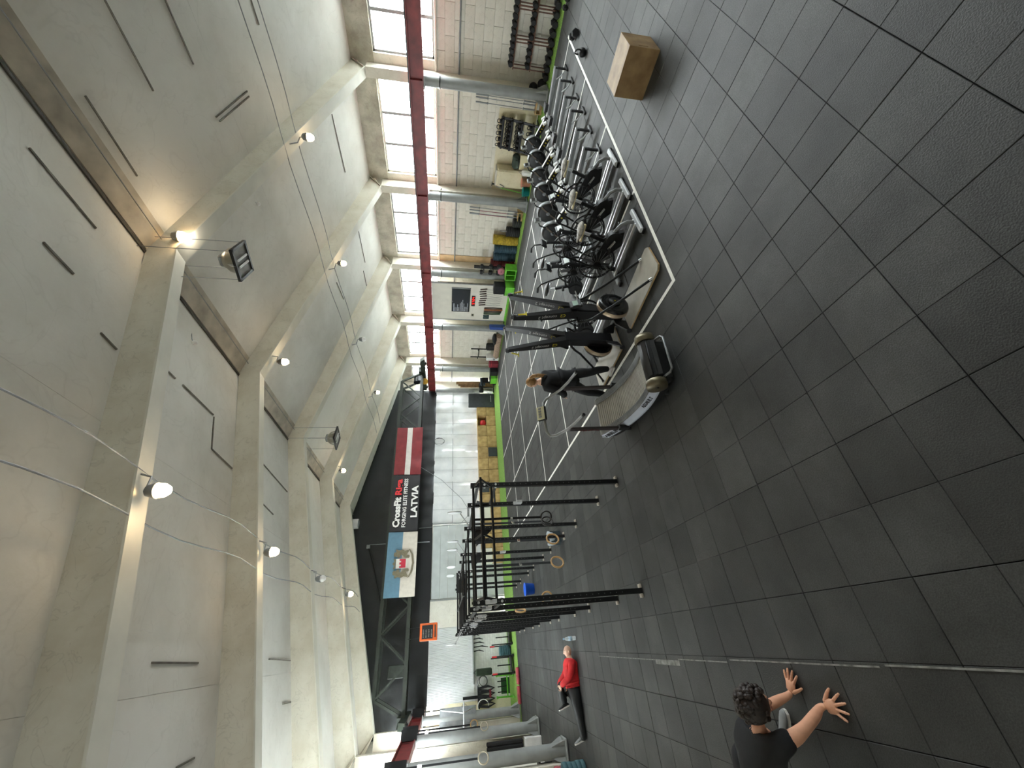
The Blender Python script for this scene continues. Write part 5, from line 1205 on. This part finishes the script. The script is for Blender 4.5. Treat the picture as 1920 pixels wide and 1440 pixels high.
for i, x in enumerate((-1.3, -1.95)):
    t = thing('red_pad', 'flat dusty red pad on the turf edge, '+['nearer the rig', 'nearer the left columns'][i], 'mat', (x, 20.75, .012), .05, 'red pads'); pb('pad', (0, 0, .06), (.6, .36, .11), mat('pad_red', '#a8434b', .7, var=.2), t, .03); pb('strap', (0, 0, .116), (.05, .37, .008), 'maroon', t)
def hang(nm, label, cat, x, z, draw):
    t = thing(nm, label, cat, (x, BACKY-.22, z)); draw(t); return t
rr = random.Random(11)
for k in range(8):
    x = .85-k*.17; ln = rr.uniform(.25, .75) if k > 3 else .28
    t = thing('hanging_strap', 'dark strap or cord on the grey ledge hooks, %s from the rig' % ORD[k], 'strap', (x, BACKY-.26, 1.74), 0, 'straps under the grey ledge')
    obj('cord', MB().tube([(0, 0, 0), (.03, -.01, -ln*.5), (-.02, 0, -ln), (.05, .01, -ln*.6), (.02, 0, 0)], .016, 6), 'black_soft', t); obj('hook', MB().tube([(0, .05, .0), (0, 0, -.02), (0, -.02, .02)], .007, 5), 'chrome', t)
t = thing('green_vest', 'dark green weight vest hanging from the grey ledge', 'vest', (-1.2, BACKY-.28, .85)); obj('body', MB().box((0, 0, .42), (.3, .12, .8), ch=.05), mat('vest_green', '#2c3a28', .85, var=.2), t); obj('strap', MB().tube([(-.08, 0, .8), (0, .02, .92), (.08, 0, .8)], .02, 6), 'vest_green', t)
t = thing('bike_tyre', 'loop of grey tubing hanging beside the green vest', 'tube', (-1.6, BACKY-.2, 1.35)); obj('loop', MB().ring((0, 0, 0), (0, 1, .1), .24, .022, 28, 8), 'grey_metal', t); obj('inner_loop', MB().ring((.05, -.03, -.04), (0, 1, .2), .2, .016, 28, 8), 'black', t)
t = thing('harness_rack', 'black wall rack hung with harnesses and belts above the green stand', 'rack', (-2.15, BACKY-.16, .6))
pb('back_bar', (0, 0, .95), (.9, .06, .1), 'steel_black', t); pb('mast', (.0, -.02, 1.2), (.12, .06, 1.0), 'steel_black', t)
for k in range(4):
    obj('belt_loop', MB().tube([(-.35+k*.2, -.05, .95), (-.4+k*.2, -.1, .5), (-.3+k*.2, -.12, .2), (-.22+k*.2, -.1, .5), (-.28+k*.2, -.05, .95)], .05, 8), 'black_soft', t)
obj('white_hoop', MB().ring((-.35, -.1, .75), (.2, 1, 0), .26, .02, 24, 8), 'white', t); pb('red_belt', (.1, -.16, .4), (.3, .03, .09), 'maroon', t)
t = thing('bar_rack', 'timber dowels stored on the left end wall above eye height', 'rods', (-2.75, BACKY-.14, 1.9))
for k in range(3): obj('dowel', MB().cyl((-.35+.12*k, 0, -.1), (-.35+.12*k, 0, 1.7), .028, n=10), 'wood', t)
obj('cleat', MB().box((-.23, .04, .2), (.5, .06, .08)).box((-.23, .04, 1.3), (.5, .06, .08)), 'offwhite', t)
t = thing('pad_stack', 'row of tall black pads hung between the second and nearest left columns', 'mat', (-2.95, 17.0, .6))
for k in range(4): pb('pad', (-.17+.115*k, .02*(k % 2), .6), (.108, .12, 1.2), 'black_soft', t, .025)
t = thing('white_wall_portion', 'white box standing for the wall portion under the tall black pads', 'cupboard', (-2.95, 17.02, 0)); pb('carcass', (0, 0, .28), (.5, .3, .56), 'white', t, .01)  # portion of white wall below the pads, built as a box with door leaves
for sx in (-.12, .12): pb('door_leaf', (sx, -.155, .28), (.22, .012, .48), 'white', t)
t = thing('black_stool', 'small black steel stool between the left columns', 'stool', (-2.95, 15.4, 0)); pb('seat', (0, 0, .42), (.36, .36, .05), 'black', t, .015)
for sx in (-.15, .15):
    for sy in (-.15, .15): pb('leg', (sx, sy, .2), (.03, .03, .4), 'steel_black', t)
t = thing('bracket_frame', 'silver pull-up bracket bolted high on the farthest left column', 'bracket', (LX, 20.6, 2.4))
for sx in (-.3, .3): obj('strut', MB().tube([(sx, .55, .0), (sx*.8, -.5, .0)], .03, 8).tube([(sx, .55, .9), (sx*.8, -.3, .03)], .025, 8).tube([(sx, .55, -.5), (sx*.8, -.3, -.02)], .022, 8), 'silver', t)
obj('grip_bar', MB().tube([(-.6, -.5, 0), (.6, -.5, 0)], .026, 8), 'silver', t); pb('mount_plate', (0, .58, .2), (.7, .04, 1.5), 'grey_metal', t)
# rings hanging from the left crane beam
def beam_ring(x, y, z, m, label, rz):
    t = thing('gym_ring', label, 'gym ring', (x, y, z), rz, 'gym rings on the left beam')
    obj('hoop', MB().ring((0, 0, 0), (0, 1, 0), .12, .017, 32, 10), m, t); st = obj('strap', MB().box((0, 0, (CB-z+.12)/2), (.042, .01, CB-z-.12)), 'black_soft', t)
    obj('beam_loop', MB().box((0, 0, CB-z+.2), (.3, .05, .5)), 'black_soft', st); pb('buckle', (0, -.01, CB-z-.35), (.05, .03, .1), 'chrome', st)
mat('ring_pale', '#b3a994', .4, var=.1)
beam_ring(-2.3, 12.75, 2.22, 'ring_pale', 'pale gym ring on a long strap, nearest the camera on the left beam', .5)
beam_ring(-2.3, 17.0, 1.85, 'ring_pale', 'pale gym ring on a long strap, middle of the left beam', .5)
beam_ring(-2.3, 17.6, 2.15, 'ring_wood', 'wooden gym ring half hidden behind another on the left beam', .3)
beam_ring(-2.3, 22.2, 2.3, 'ring_pale', 'pale gym ring on a long strap, farthest on the left beam', .4)
# bucket, bin, bottle
t = bucket('bucket', 'bright blue bucket on the floor under the far end of the rig', (1.5, 15.8, 0), .17, .21, .34, 'blue')
t = thing('waste_bin', 'dark bin with a crumpled grey liner behind the wooden ring', 'bin', (2.3, 11.35, 0), .2); obj('body', MB().prism([(-.15, -.13, 0), (.15, -.13, 0), (.15, .13, 0), (-.15, .13, 0)], (0, 0, .3)), mat('bin_teal', '#1f3035', .5, var=.15), t)
ln = MB(); rr = random.Random(2)
for k in range(14):
    a = 2*pi*k/14; ln.v += [(.17*cos(a)*1.05, .155*sin(a)*1.05, .2+rr.uniform(-.04, .02)), (.2*cos(a), .185*sin(a), .31+rr.uniform(0, .04)), (.13*cos(a), .11*sin(a), .34+rr.uniform(-.02, .05))]
for k in range(14):
    l = (k+1) % 14; ln.f += [(k*3, l*3, l*3+1, k*3+1), (k*3+1, l*3+1, l*3+2, k*3+2)]
ln.sm = [True]*len(ln.f); obj('liner', ln, mat('liner', '#9fa8ad', .5, var=.15), t)
t = thing('water_bottle', 'clear plastic water bottle standing by the lying man', 'bottle', (-.08, 11.17, 0))
obj('body', MB().lathe([(.001, 0), (.042, 0), (.045, .01), (.045, .07), (.041, .08), (.045, .09), (.045, .2), (.03, .255), (.015, .28), (.015, .295)], n=20), 'clear_plastic', t)
obj('cap', MB().cyl((0, 0, .29), (0, 0, .318), .018, n=14), mat('cap_blue', '#9cc3df', .4, var=0), t); obj('wrapper', MB().lathe([(.0455, .1), (.0462, .1), (.0462, .19), (.0455, .19)], n=20), mat('wrap', '#b9d3e6', .4, var=.2, scale=30), t)
# ================================================================== PEOPLE
FAT = 1.3
def skin(pts, edges, root=0, sub=2):
    """pts: list of (x,y,z,r[,ry]) ; returns verts, faces of the grown surface"""
    me = bpy.data.meshes.new('grow'); me.from_pydata([p[:3] for p in pts], edges, [])
    o = bpy.data.objects.new('grow', me); COL.objects.link(o)
    o.modifiers.new('s', 'SKIN').use_smooth_shade = True
    for i, p in enumerate(pts):
        d = me.skin_vertices[0].data[i]; d.radius = (p[3]*FAT, (p[4] if len(p) > 4 else p[3])*FAT); d.use_root = i == root
    ss = o.modifiers.new('d', 'SUBSURF'); ss.levels = ss.render_levels = sub
    bpy.context.view_layer.update()
    ev = bpy.data.meshes.new_from_object(o.evaluated_get(bpy.context.evaluated_depsgraph_get()))
    vs = [tuple(v.co) for v in ev.vertices]; fs = [tuple(f.vertices) for f in ev.polygons]
    bpy.data.objects.remove(o); bpy.data.meshes.remove(me); bpy.data.meshes.remove(ev)
    return vs, fs
def grow(mb, chains, root=0, sub=2):
    """chains: dict name->(x,y,z,r..), plus edge list by name"""
    P, E = chains; names = list(P); vs, fs = skin([P[n] for n in names], [(names.index(a), names.index(b)) for a, b in E], root, sub)
    mb.add(vs, fs, True); return mb
def head_mb(c, fwd, up, s=1.0):
    """head with brow, sockets, nose, lips, chin, ears; c = skull centre"""
    f = Vector(fwd).normalized(); u = Vector(up); u = (u-f*u.dot(f)).normalized(); r = f.cross(u); c = Vector(c); b = MB(); n, k = 28, 20
    for i in range(k+1):
        th = pi*i/k
        for j in range(n):
            a = 2*pi*j/n; x = sin(th)*sin(a); y = sin(th)*cos(a); z = cos(th)
            X, Y, Z = x*.075, y*.095, z*.115
            if z < 0: X *= 1-.32*(-z)**1.3; Y = Y*(1-.1*(-z))+.012*(-z)*(y > 0)
            if y > 0:
                g = lambda cx, cz, w_, h_: math.exp(-((x-cx)/w_)**2-((z-cz)/h_)**2)
                Y += .026*g(0, -.18, .16, .2)+.012*g(0, -.32, .2, .09)+.009*g(0, .18, .6, .12)-.014*g(.38, .02, .2, .13)-.014*g(-.38, .02, .2, .13)+.01*g(0, -.52, .3, .08)+.012*g(0, -.8, .35, .15)-.006*g(0, -.42, .3, .05)
            b.v.append(c+(r*X+f*Y+u*Z)*s)
    b.f = [(i*n+j, i*n+(j+1) % n, (i+1)*n+(j+1) % n, (i+1)*n+j) for i in range(k) for j in range(n)]; b.sm = [True]*len(b.f)
    for e in (-1, 1):
        m = MB(); m.ball((0, 0, 0), .03, 10, (.35, .7, 1.05)); b.add([c+(r*(p[0]+e*.074)+f*(p[1]-.01)+u*(p[2]-.008))*s for p in m.v], m.f, True)
    return b, (c, r, f, u, s)
def face_parts(t, fr, hair_m, brow=True):
    c, r, f, u, s = fr; at = lambda x, y, z: c+(r*x+f*y+u*z)*s
    for e in (-1, 1):
        o = obj('eye', MB().ball(at(e*.03, .074, .004), .0115*s, 10), 'eye_white', t); obj('iris', MB().ball(at(e*.03, .082, .004), .006*s, 8), 'iris', o)
        if brow: obj('eyebrow', MB().tube([at(e*.014, .095, .024), at(e*.032, .091, .029), at(e*.05, .078, .024)], .0035*s, 5), hair_m, t)
    obj('mouth', MB().tube([at(-.022, .094, -.052), at(0, .103, -.051), at(.022, .094, -.052)], .004*s, 6), 'lip', t)
mat('eye_white', '#e9e6e0', .3, var=0); mat('iris', '#3d2f25', .3, var=0); mat('lip', '#b06a5f', .5, var=0)
mat('hair_dark', '#2a1d17', .6, var=.3, scale=40); mat('hair_blond', '#a87f4c', .55, col2='#6f4e2c', scale=30); mat('cloth_black', '#17181b', .85, var=.15, scale=8, bump=.2, bscale=30); mat('cloth_leggings', '#15181a', .6, var=.2, scale=10)
mat('shirt_red', '#c51d22', .75, var=.15, scale=9, bump=.2, bscale=25); mat('shoe_grey', '#8d9092', .6, var=.15); mat('shoe_black', '#18191b', .5, var=.1); mat('sole', '#dedbd4', .6, var=.05)
def hand(mb, wrist, pdir, ndir, side, spread=.22, curl=.25, s=1.0):
    """palm plus five fingers; pdir = wrist to fingers, ndir = back of the hand, side = +1 thumb towards pdir x ndir"""
    p = Vector(pdir).normalized(); n = Vector(ndir); n = (n-p*n.dot(p)).normalized(); q = p.cross(n)*side; w_ = Vector(wrist)
    P = {}; E = []
    def put(k, v, r1, r2=None): P[k] = (v.x, v.y, v.z, r1*s, (r2 or r1)*s)
    put('w', w_, .026, .021); put('p1', w_+p*.035*s, .031, .017); put('p2', w_+p*.075*s, .038, .015); E += [('w', 'p1'), ('p1', 'p2')]
    grow(mb, (P, E), 0, 2)
    b = MB(); b.box((0, 0, 0), (.084*s, .085*s, .026*s), ch=.012*s)
    M3 = Matrix((q, p, n)).transposed(); mb.add([M3 @ Vector(v)+w_+p*.055*s for v in b.v], b.f, True)
    L = [.072, .08, .075, .058]
    for k in range(4):
        o = .033-.022*k; a = spread*(1.5-k)/1.5; d = (p*cos(a)+q*sin(a)).normalized(); base = w_+p*(.088-.006*(k == 3)-.003*(k == 0))*s+q*o*s; pts = []; cu = 0; c = base-d*.02*s
        rad = [.0098, .0094, .009, .0082, .0068]
        for j, fr in enumerate((0, .25, .45, .75, 1)):
            if j: cu = curl*(j-1)*.55; step = L[k]*s*((0, .25, .45, .75, 1)[j]-(0, .25, .45, .75, 1)[j-1]); c = c+(d*cos(cu)-n*sin(cu))*step+(d*.02*s if j == 1 else d*0)
            pts.append(c.copy())
        mb.tube(pts, [x*s for x in rad], 8); mb.ball(pts[-1], rad[-1]*s, 8)
        for v in pts[1:4]: mb.ball(v, .0094*s, 8)
    d = (p*.62+q*.78).normalized(); b0 = w_+p*.022*s+q*.026*s
    pts = [b0, b0+d*.03*s, b0+d*.06*s-n*.004*s, b0+(d*.085+p*.006)*s-n*.008*s]
    mb.tube(pts, [.015*s, .013*s, .0105*s, .0085*s], 8); mb.ball(pts[-1], .0085*s, 8); mb.ball(pts[0], .0155*s, 8)
    return [w_+p*.1*s]
def limb(mb, pts, sub=2):
    P = {str(i): tuple(p) for i, p in enumerate(pts)}; grow(mb, (P, [(str(i), str(i+1)) for i in range(len(pts)-1)]), 0, sub)
def shoe(t, heel, toe, up, m, s=1.0, nm='shoe'):
    h, e = Vector(heel), Vector(toe); d = (e-h); L = d.length; d.normalize(); u = Vector(up); u = (u-d*u.dot(d)).normalized(); r = d.cross(u)
    pr = [(-.02, .028, .03), (.02, .036, .075), (.3*L, .036, .085), (.5*L, .04, .06), (.75*L, .046, .042), (.95*L, .038, .03), (L+.015, .012, .016)]
    b = MB()
    for y, w_, z in pr:
        for k in range(10):
            a = 2*pi*k/10; zz = (sin(a)*.5+.5)*z; b.v.append(h+d*y+r*(cos(a)*w_)+u*(.018+zz))
    b.f = [(i*10+j, i*10+(j+1) % 10, (i+1)*10+(j+1) % 10, (i+1)*10+j) for i in range(len(pr)-1) for j in range(10)]+[tuple(range(10))[::-1], tuple(range(len(b.v)-10, len(b.v)))]; b.sm = [True]*len(b.f)
    o = obj(nm, b, m, t); s_ = MB()
    for y, w_, z in pr: s_.v += [h+d*y+r*w_*1.05+u*0, h+d*y-r*w_*1.05+u*0, h+d*y-r*w_*1.05+u*.024, h+d*y+r*w_*1.05+u*.024]
    for i in range(len(pr)-1):
        for j in range(4): s_.f.append((i*4+j, i*4+(j+1) % 4, i*4+4+(j+1) % 4, i*4+4+j))
    s_.f += [(0, 1, 2, 3), tuple(range(len(s_.v)-4, len(s_.v)))]; s_.sm = [False]*len(s_.f); obj('sole', s_, 'sole', o); return o
slim = lambda D, keep: {n: p if n in keep else tuple(list(p[:3])+[r*.78 for r in p[3:]]) for n, p in D.items()}
# ---- woman standing beyond the treadmill, seen from behind
t = thing('person', 'person with a blond ponytail, black hoodie and dark leggings, standing behind the treadmill', 'person', (4.07, 6.0, 0), radians(12))
J = dict(pel=(0, 0, .93, .125, .1), wst=(0, .0, 1.06, .108, .085), chs=(0, .03, 1.24, .125, .095), shl=(0, .05, 1.35, .1, .075), nck=(0, .07, 1.44, .048), hd=(0, .09, 1.5, .05))
body = MB()
def add_person(mb, J, extra, E): P = dict(J); P.update(extra); grow(mb, (P, E), 0, 2)
LEG = {}
for s, n in ((1, 'r'), (-1, 'l')):
    fy = -.16 if s > 0 else .26
    LEG.update({n+'1': (s*.08, 0, .86, .088), n+'2': (s*.1, fy*.5+.0, .68, .075), n+'3': (s*.11, fy*.75+.03, .48, .055), n+'4': (s*.115, fy*.95-.01, .3, .05), n+'5': (s*.12, fy-.03*s, .09, .032)})
ARM = {'ar1': (.16, .05, 1.33, .05), 'ar2': (.21, .05, 1.2, .045), 'ar3': (.235, .07, 1.05, .04), 'ar4': (.2, .2, .95, .034), 'ar5': (.15, .28, .93, .027),
       'al1': (-.16, .05, 1.33, .05), 'al2': (-.215, .06, 1.2, .045), 'al3': (-.235, .09, 1.05, .04), 'al4': (-.19, .22, .97, .034), 'al5': (-.13, .29, .96, .027)}
ET = [('pel', 'wst'), ('wst', 'chs'), ('chs', 'shl'), ('shl', 'nck'), ('nck', 'hd')]
EL = [(a+str(i), a+str(i+1)) for a in 'rl' for i in range(1, 5)]+[('pel', 'r1'), ('pel', 'l1')]
EA = [(a+str(i), a+str(i+1)) for a in ('ar', 'al') for i in range(1, 5)]+[('shl', 'ar1'), ('shl', 'al1')]
grow(body, (slim({**J, **LEG, **ARM}, ('nck', 'hd', 'ar5', 'al5')), ET+EL+EA), 0, 2)
hm_, fr_ = head_mb((0, .1, 1.585), (.1, 1, -.15), (0, .12, 1)); body.add(hm_.v, hm_.f, True)
hand(body, (.15, .28, .93), (-.5, 1, -.2), (.6, .5, .6), 1); hand(body, (-.13, .29, .96), (.5, 1, -.2), (-.6, .5, .6), -1)
bo = obj('body', body, 'skin_pale', t)
face_parts(t, fr_, 'hair_blond')
infl = lambda D, k: {n: tuple(list(p[:3])+[r+k for r in p[3:]]) for n, p in D.items()}
hd_ = MB(); tops = {n: p for n, p in J.items() if n in ('pel', 'wst', 'chs', 'shl', 'nck')}; tops['nck'] = (0, .06, 1.43, .05); tops['hip'] = (0, 0, .82, .12, .1)
grow(hd_, (infl({**tops, **{k: v for k, v in ARM.items()}}, .022), [('hip', 'pel'), ('pel', 'wst'), ('wst', 'chs'), ('chs', 'shl'), ('shl', 'nck')]+EA), 0, 2)
hoodie = obj('hoodie', hd_, 'cloth_black', t); obj('hood', MB().tube([(-.1, .06, 1.42), (-.06, -.03, 1.4), (0, -.06, 1.36), (.06, -.03, 1.4), (.1, .06, 1.42)], [.02, .04, .05, .04, .02], 10), 'cloth_black', hoodie)
lg = MB(); grow(lg, (infl({'pel': J['pel'], 'top': (0, 0, 1.05, .11, .09), **LEG}, .01), EL+[('pel', 'top')]), 0, 2); obj('leggings', lg, 'cloth_leggings', t)
hb_ = MB(); hb_.ball((0, .075, 1.61), .1, 16, (.88, 1.02, 1.02)); o = obj('hair', hb_, 'hair_blond', t)
obj('ponytail', MB().tube([(0, -.02, 1.64), (.0, -.075, 1.6), (.01, -.085, 1.5), (.02, -.075, 1.38), (.03, -.06, 1.3)], [.03, .036, .04, .03, .008], 10), 'hair_blond', o)
for s, n in ((1, 'r'), (-1, 'l')):
    p = LEG[n+'5']; shoe(t, (p[0], p[1]-.04, 0), (p[0]+.02*s, p[1]+.2, 0), (0, 0, 1), 'sole')
# ---- man lying on his back hugging one knee
t = thing('person', 'bald person in a red long-sleeved top lying on the floor hugging one knee', 'person', (-1.0, 11.5, 0), 0)
# local: x along body, head at +x
J = dict(pel=(-.12, 0, .13, .1, .125), wst=(.05, 0, .13, .095, .12), chs=(.28, 0, .135, .105, .14), shl=(.42, 0, .135, .09, .13), nck=(.53, 0, .13, .05), hd=(.6, 0, .14, .05))
LEG = dict(r1=(-.18, -.09, .13, .085), r2=(-.4, -.1, .12, .072), r3=(-.6, -.1, .1, .055), r4=(-.8, -.1, .085, .047), r5=(-1.02, -.1, .07, .034),
           l1=(-.13, .09, .16, .085), l2=(-.05, .1, .3, .075), l3=(.04, .08, .43, .058), l4=(-.14, .09, .42, .058), l5=(-.36, .1, .35, .04))
ARM = dict(ar1=(.43, -.17, .14, .05), ar2=(.3, -.22, .16, .045), ar3=(.16, -.2, .24, .038), ar4=(.06, -.12, .37, .032), ar5=(.0, -.04, .44, .026),
           al1=(.43, .17, .14, .05), al2=(.3, .22, .17, .045), al3=(.16, .2, .26, .038), al4=(.07, .16, .38, .032), al5=(-.02, .12, .45, .026))
body = MB(); grow(body, (slim({**J, **LEG, **ARM}, ('nck', 'hd', 'ar5', 'al5')), ET+EL+EA), 0, 2)
hm_, fr_ = head_mb((.665, 0, .155), (-.12, 0, 1), (1, 0, .12)); body.add(hm_.v, hm_.f, True)
hand(body, (.0, -.04, .44), (-.75, .6, .12), (-.3, -.4, 1), 1, .15, .6, .95); hand(body, (-.02, .12, .45), (-.75, -.6, .12), (-.3, .4, 1), -1, .15, .6, .95)
obj('body', body, 'skin_pale', t); face_parts(t, fr_, 'hair_blond')
b = MB(); grow(b, (infl({**{k: J[k] for k in ('pel', 'wst', 'chs', 'shl')}, 'hip': (-.04, 0, .135, .098, .122), 'nck': (.53, 0, .13, .052), **ARM}, .026), [('hip', 'pel'), ('pel', 'wst'), ('wst', 'chs'), ('chs', 'shl'), ('shl', 'nck')]+EA), 0, 2); obj('red_top', b, 'shirt_red', t)
b = MB(); grow(b, (infl({'pel': (-.14, 0, .13, .105, .13), 'mid': (-.02, 0, .13, .1, .125), 'top': (.12, 0, .13, .09, .11), **LEG}, .022), EL+[('pel', 'mid'), ('mid', 'top')]), 0, 2); obj('leggings', b, 'cloth_leggings', t)
b = MB(); b.tube([(-.08, .095, .25), (-.16, .09, .16), (-.24, -.09, .14), (-.36, -.1, .125)], [.098, .115, .11, .095], 14); obj('shorts', b, 'cloth_black', t)
obj('watch', MB().ring((.05, -.11, .385), (-.55, .7, .6), .034, .011, 16, 6), 'black', t)
shoe(t, (-1.0, -.1, .05), (-1.06, -.1, .27), (1, 0, .2), 'shoe_grey'); shoe(t, (-.4, .1, .27), (-.47, .1, .5), (1, 0, .3), 'shoe_black')
FAT = 1.08
# ---- man on the floor at the left foreground, lunging with both hands planted
t = thing('person', 'dark-haired person in black T-shirt lunging with both palms on the floor', 'person', (0, 0, 0))
J = dict(pel=(-1.4, 4.3, .5, .12, .15), wst=(-1.22, 4.2, .55, .115, .15), chs=(-1.0, 4.06, .585, .115, .17), shl=(-.88, 3.97, .6, .095, .15), nck=(-.78, 3.905, .625, .054), hd=(-.69, 3.85, .645, .05))
ARM = dict(ar1=(-.83, 3.75, .585, .062), ar2=(-.8, 3.72, .46, .055), ar3=(-.76, 3.74, .33, .043), ar4=(-.71, 3.79, .17, .042), ar5=(-.665, 3.83, .055, .028), ar6=(-.655, 3.79, .03, .024),
           al1=(-.78, 4.14, .585, .06), al2=(-.73, 4.19, .46, .053), al3=(-.68, 4.19, .32, .043), al4=(-.645, 4.18, .17, .041), al5=(-.615, 4.165, .055, .028), al6=(-.59, 4.15, .03, .024))
LEG = dict(r1=(-1.42, 4.16, .46, .095), r2=(-1.3, 4.02, .3, .08), r3=(-1.16, 3.9, .1, .06), r4=(-1.42, 4.0, .09, .052), r5=(-1.68, 4.1, .07, .036),
           l1=(-1.42, 4.42, .46, .095), l2=(-1.22, 4.5, .5, .08), l3=(-1.0, 4.52, .5, .06), l4=(-1.0, 4.48, .3, .052), l5=(-.97, 4.44, .09, .036))
EA2 = EA+[('ar5', 'ar6'), ('al5', 'al6')]
body = MB(); grow(body, (slim({**J, **ARM, **LEG}, ('nck', 'hd')+tuple(ARM)), ET+EL+EA2), 0, 2)
hm_, fr_ = head_mb((-.6, 3.79, .67), (.3, -.28, -.85), (.84, -.5, .2), 1.2); body.add(hm_.v, hm_.f, True)
hand(body, (-.655, 3.81, .026), (-.02, -1, -.02), (0, 0, 1), -1, .6, .12, 1.25); hand(body, (-.605, 4.16, .026), (.9, -.4, -.02), (0, 0, 1), 1, .42, .08, 1.18)
obj('body', body, 'skin', t); face_parts(t, fr_, 'hair_dark')
b = MB(); grow(b, (infl({**{k: J[k] for k in ('pel', 'wst', 'chs', 'shl')}, 'nck': (-.825, 3.935, .61, .052), **{k: ARM[k] for k in ('ar1', 'ar2', 'al1', 'al2')}}, .022),
   [('pel', 'wst'), ('wst', 'chs'), ('chs', 'shl'), ('shl', 'nck'), ('shl', 'ar1'), ('shl', 'al1'), ('ar1', 'ar2'), ('al1', 'al2')]), 0, 2); obj('t_shirt', b, 'cloth_black', t)
b = MB(); grow(b, (infl({'pel': (-1.44, 4.31, .48, .13, .16), **LEG}, .014), EL), 0, 2); obj('trousers', b, 'cloth_black', t)
rr = random.Random(5); b = MB(); c, r_, f_, u_, s_ = fr_
for k in range(170):
    a, z = rr.uniform(0, 2*pi), rr.uniform(-.4, 1); q_ = sqrt(max(0, 1-z*z)); x, y = q_*sin(a), q_*cos(a)
    if y > .4 and z < .6: continue
    b.ball(c+(r_*x*.088+f_*(y*.104-.008)+u_*(z*.12+.012))*s_, rr.uniform(.017, .028), 6)
b.ball(c+u_*.018-f_*.016, .106*s_, 16); obj('hair', b, 'hair_dark', t)
obj('neck_cord', MB().ring((-.78, 3.905, .625), (.75, -.5, .2), .064, .004, 20, 5), 'black', t)
shoe(t, (-1.0, 4.46, 0), (-.75, 4.36, 0), (0, 0, 1), 'shoe_grey'); shoe(t, (-1.7, 4.1, .05), (-1.58, 4.06, .0), (-1, 0, .5), 'shoe_grey')
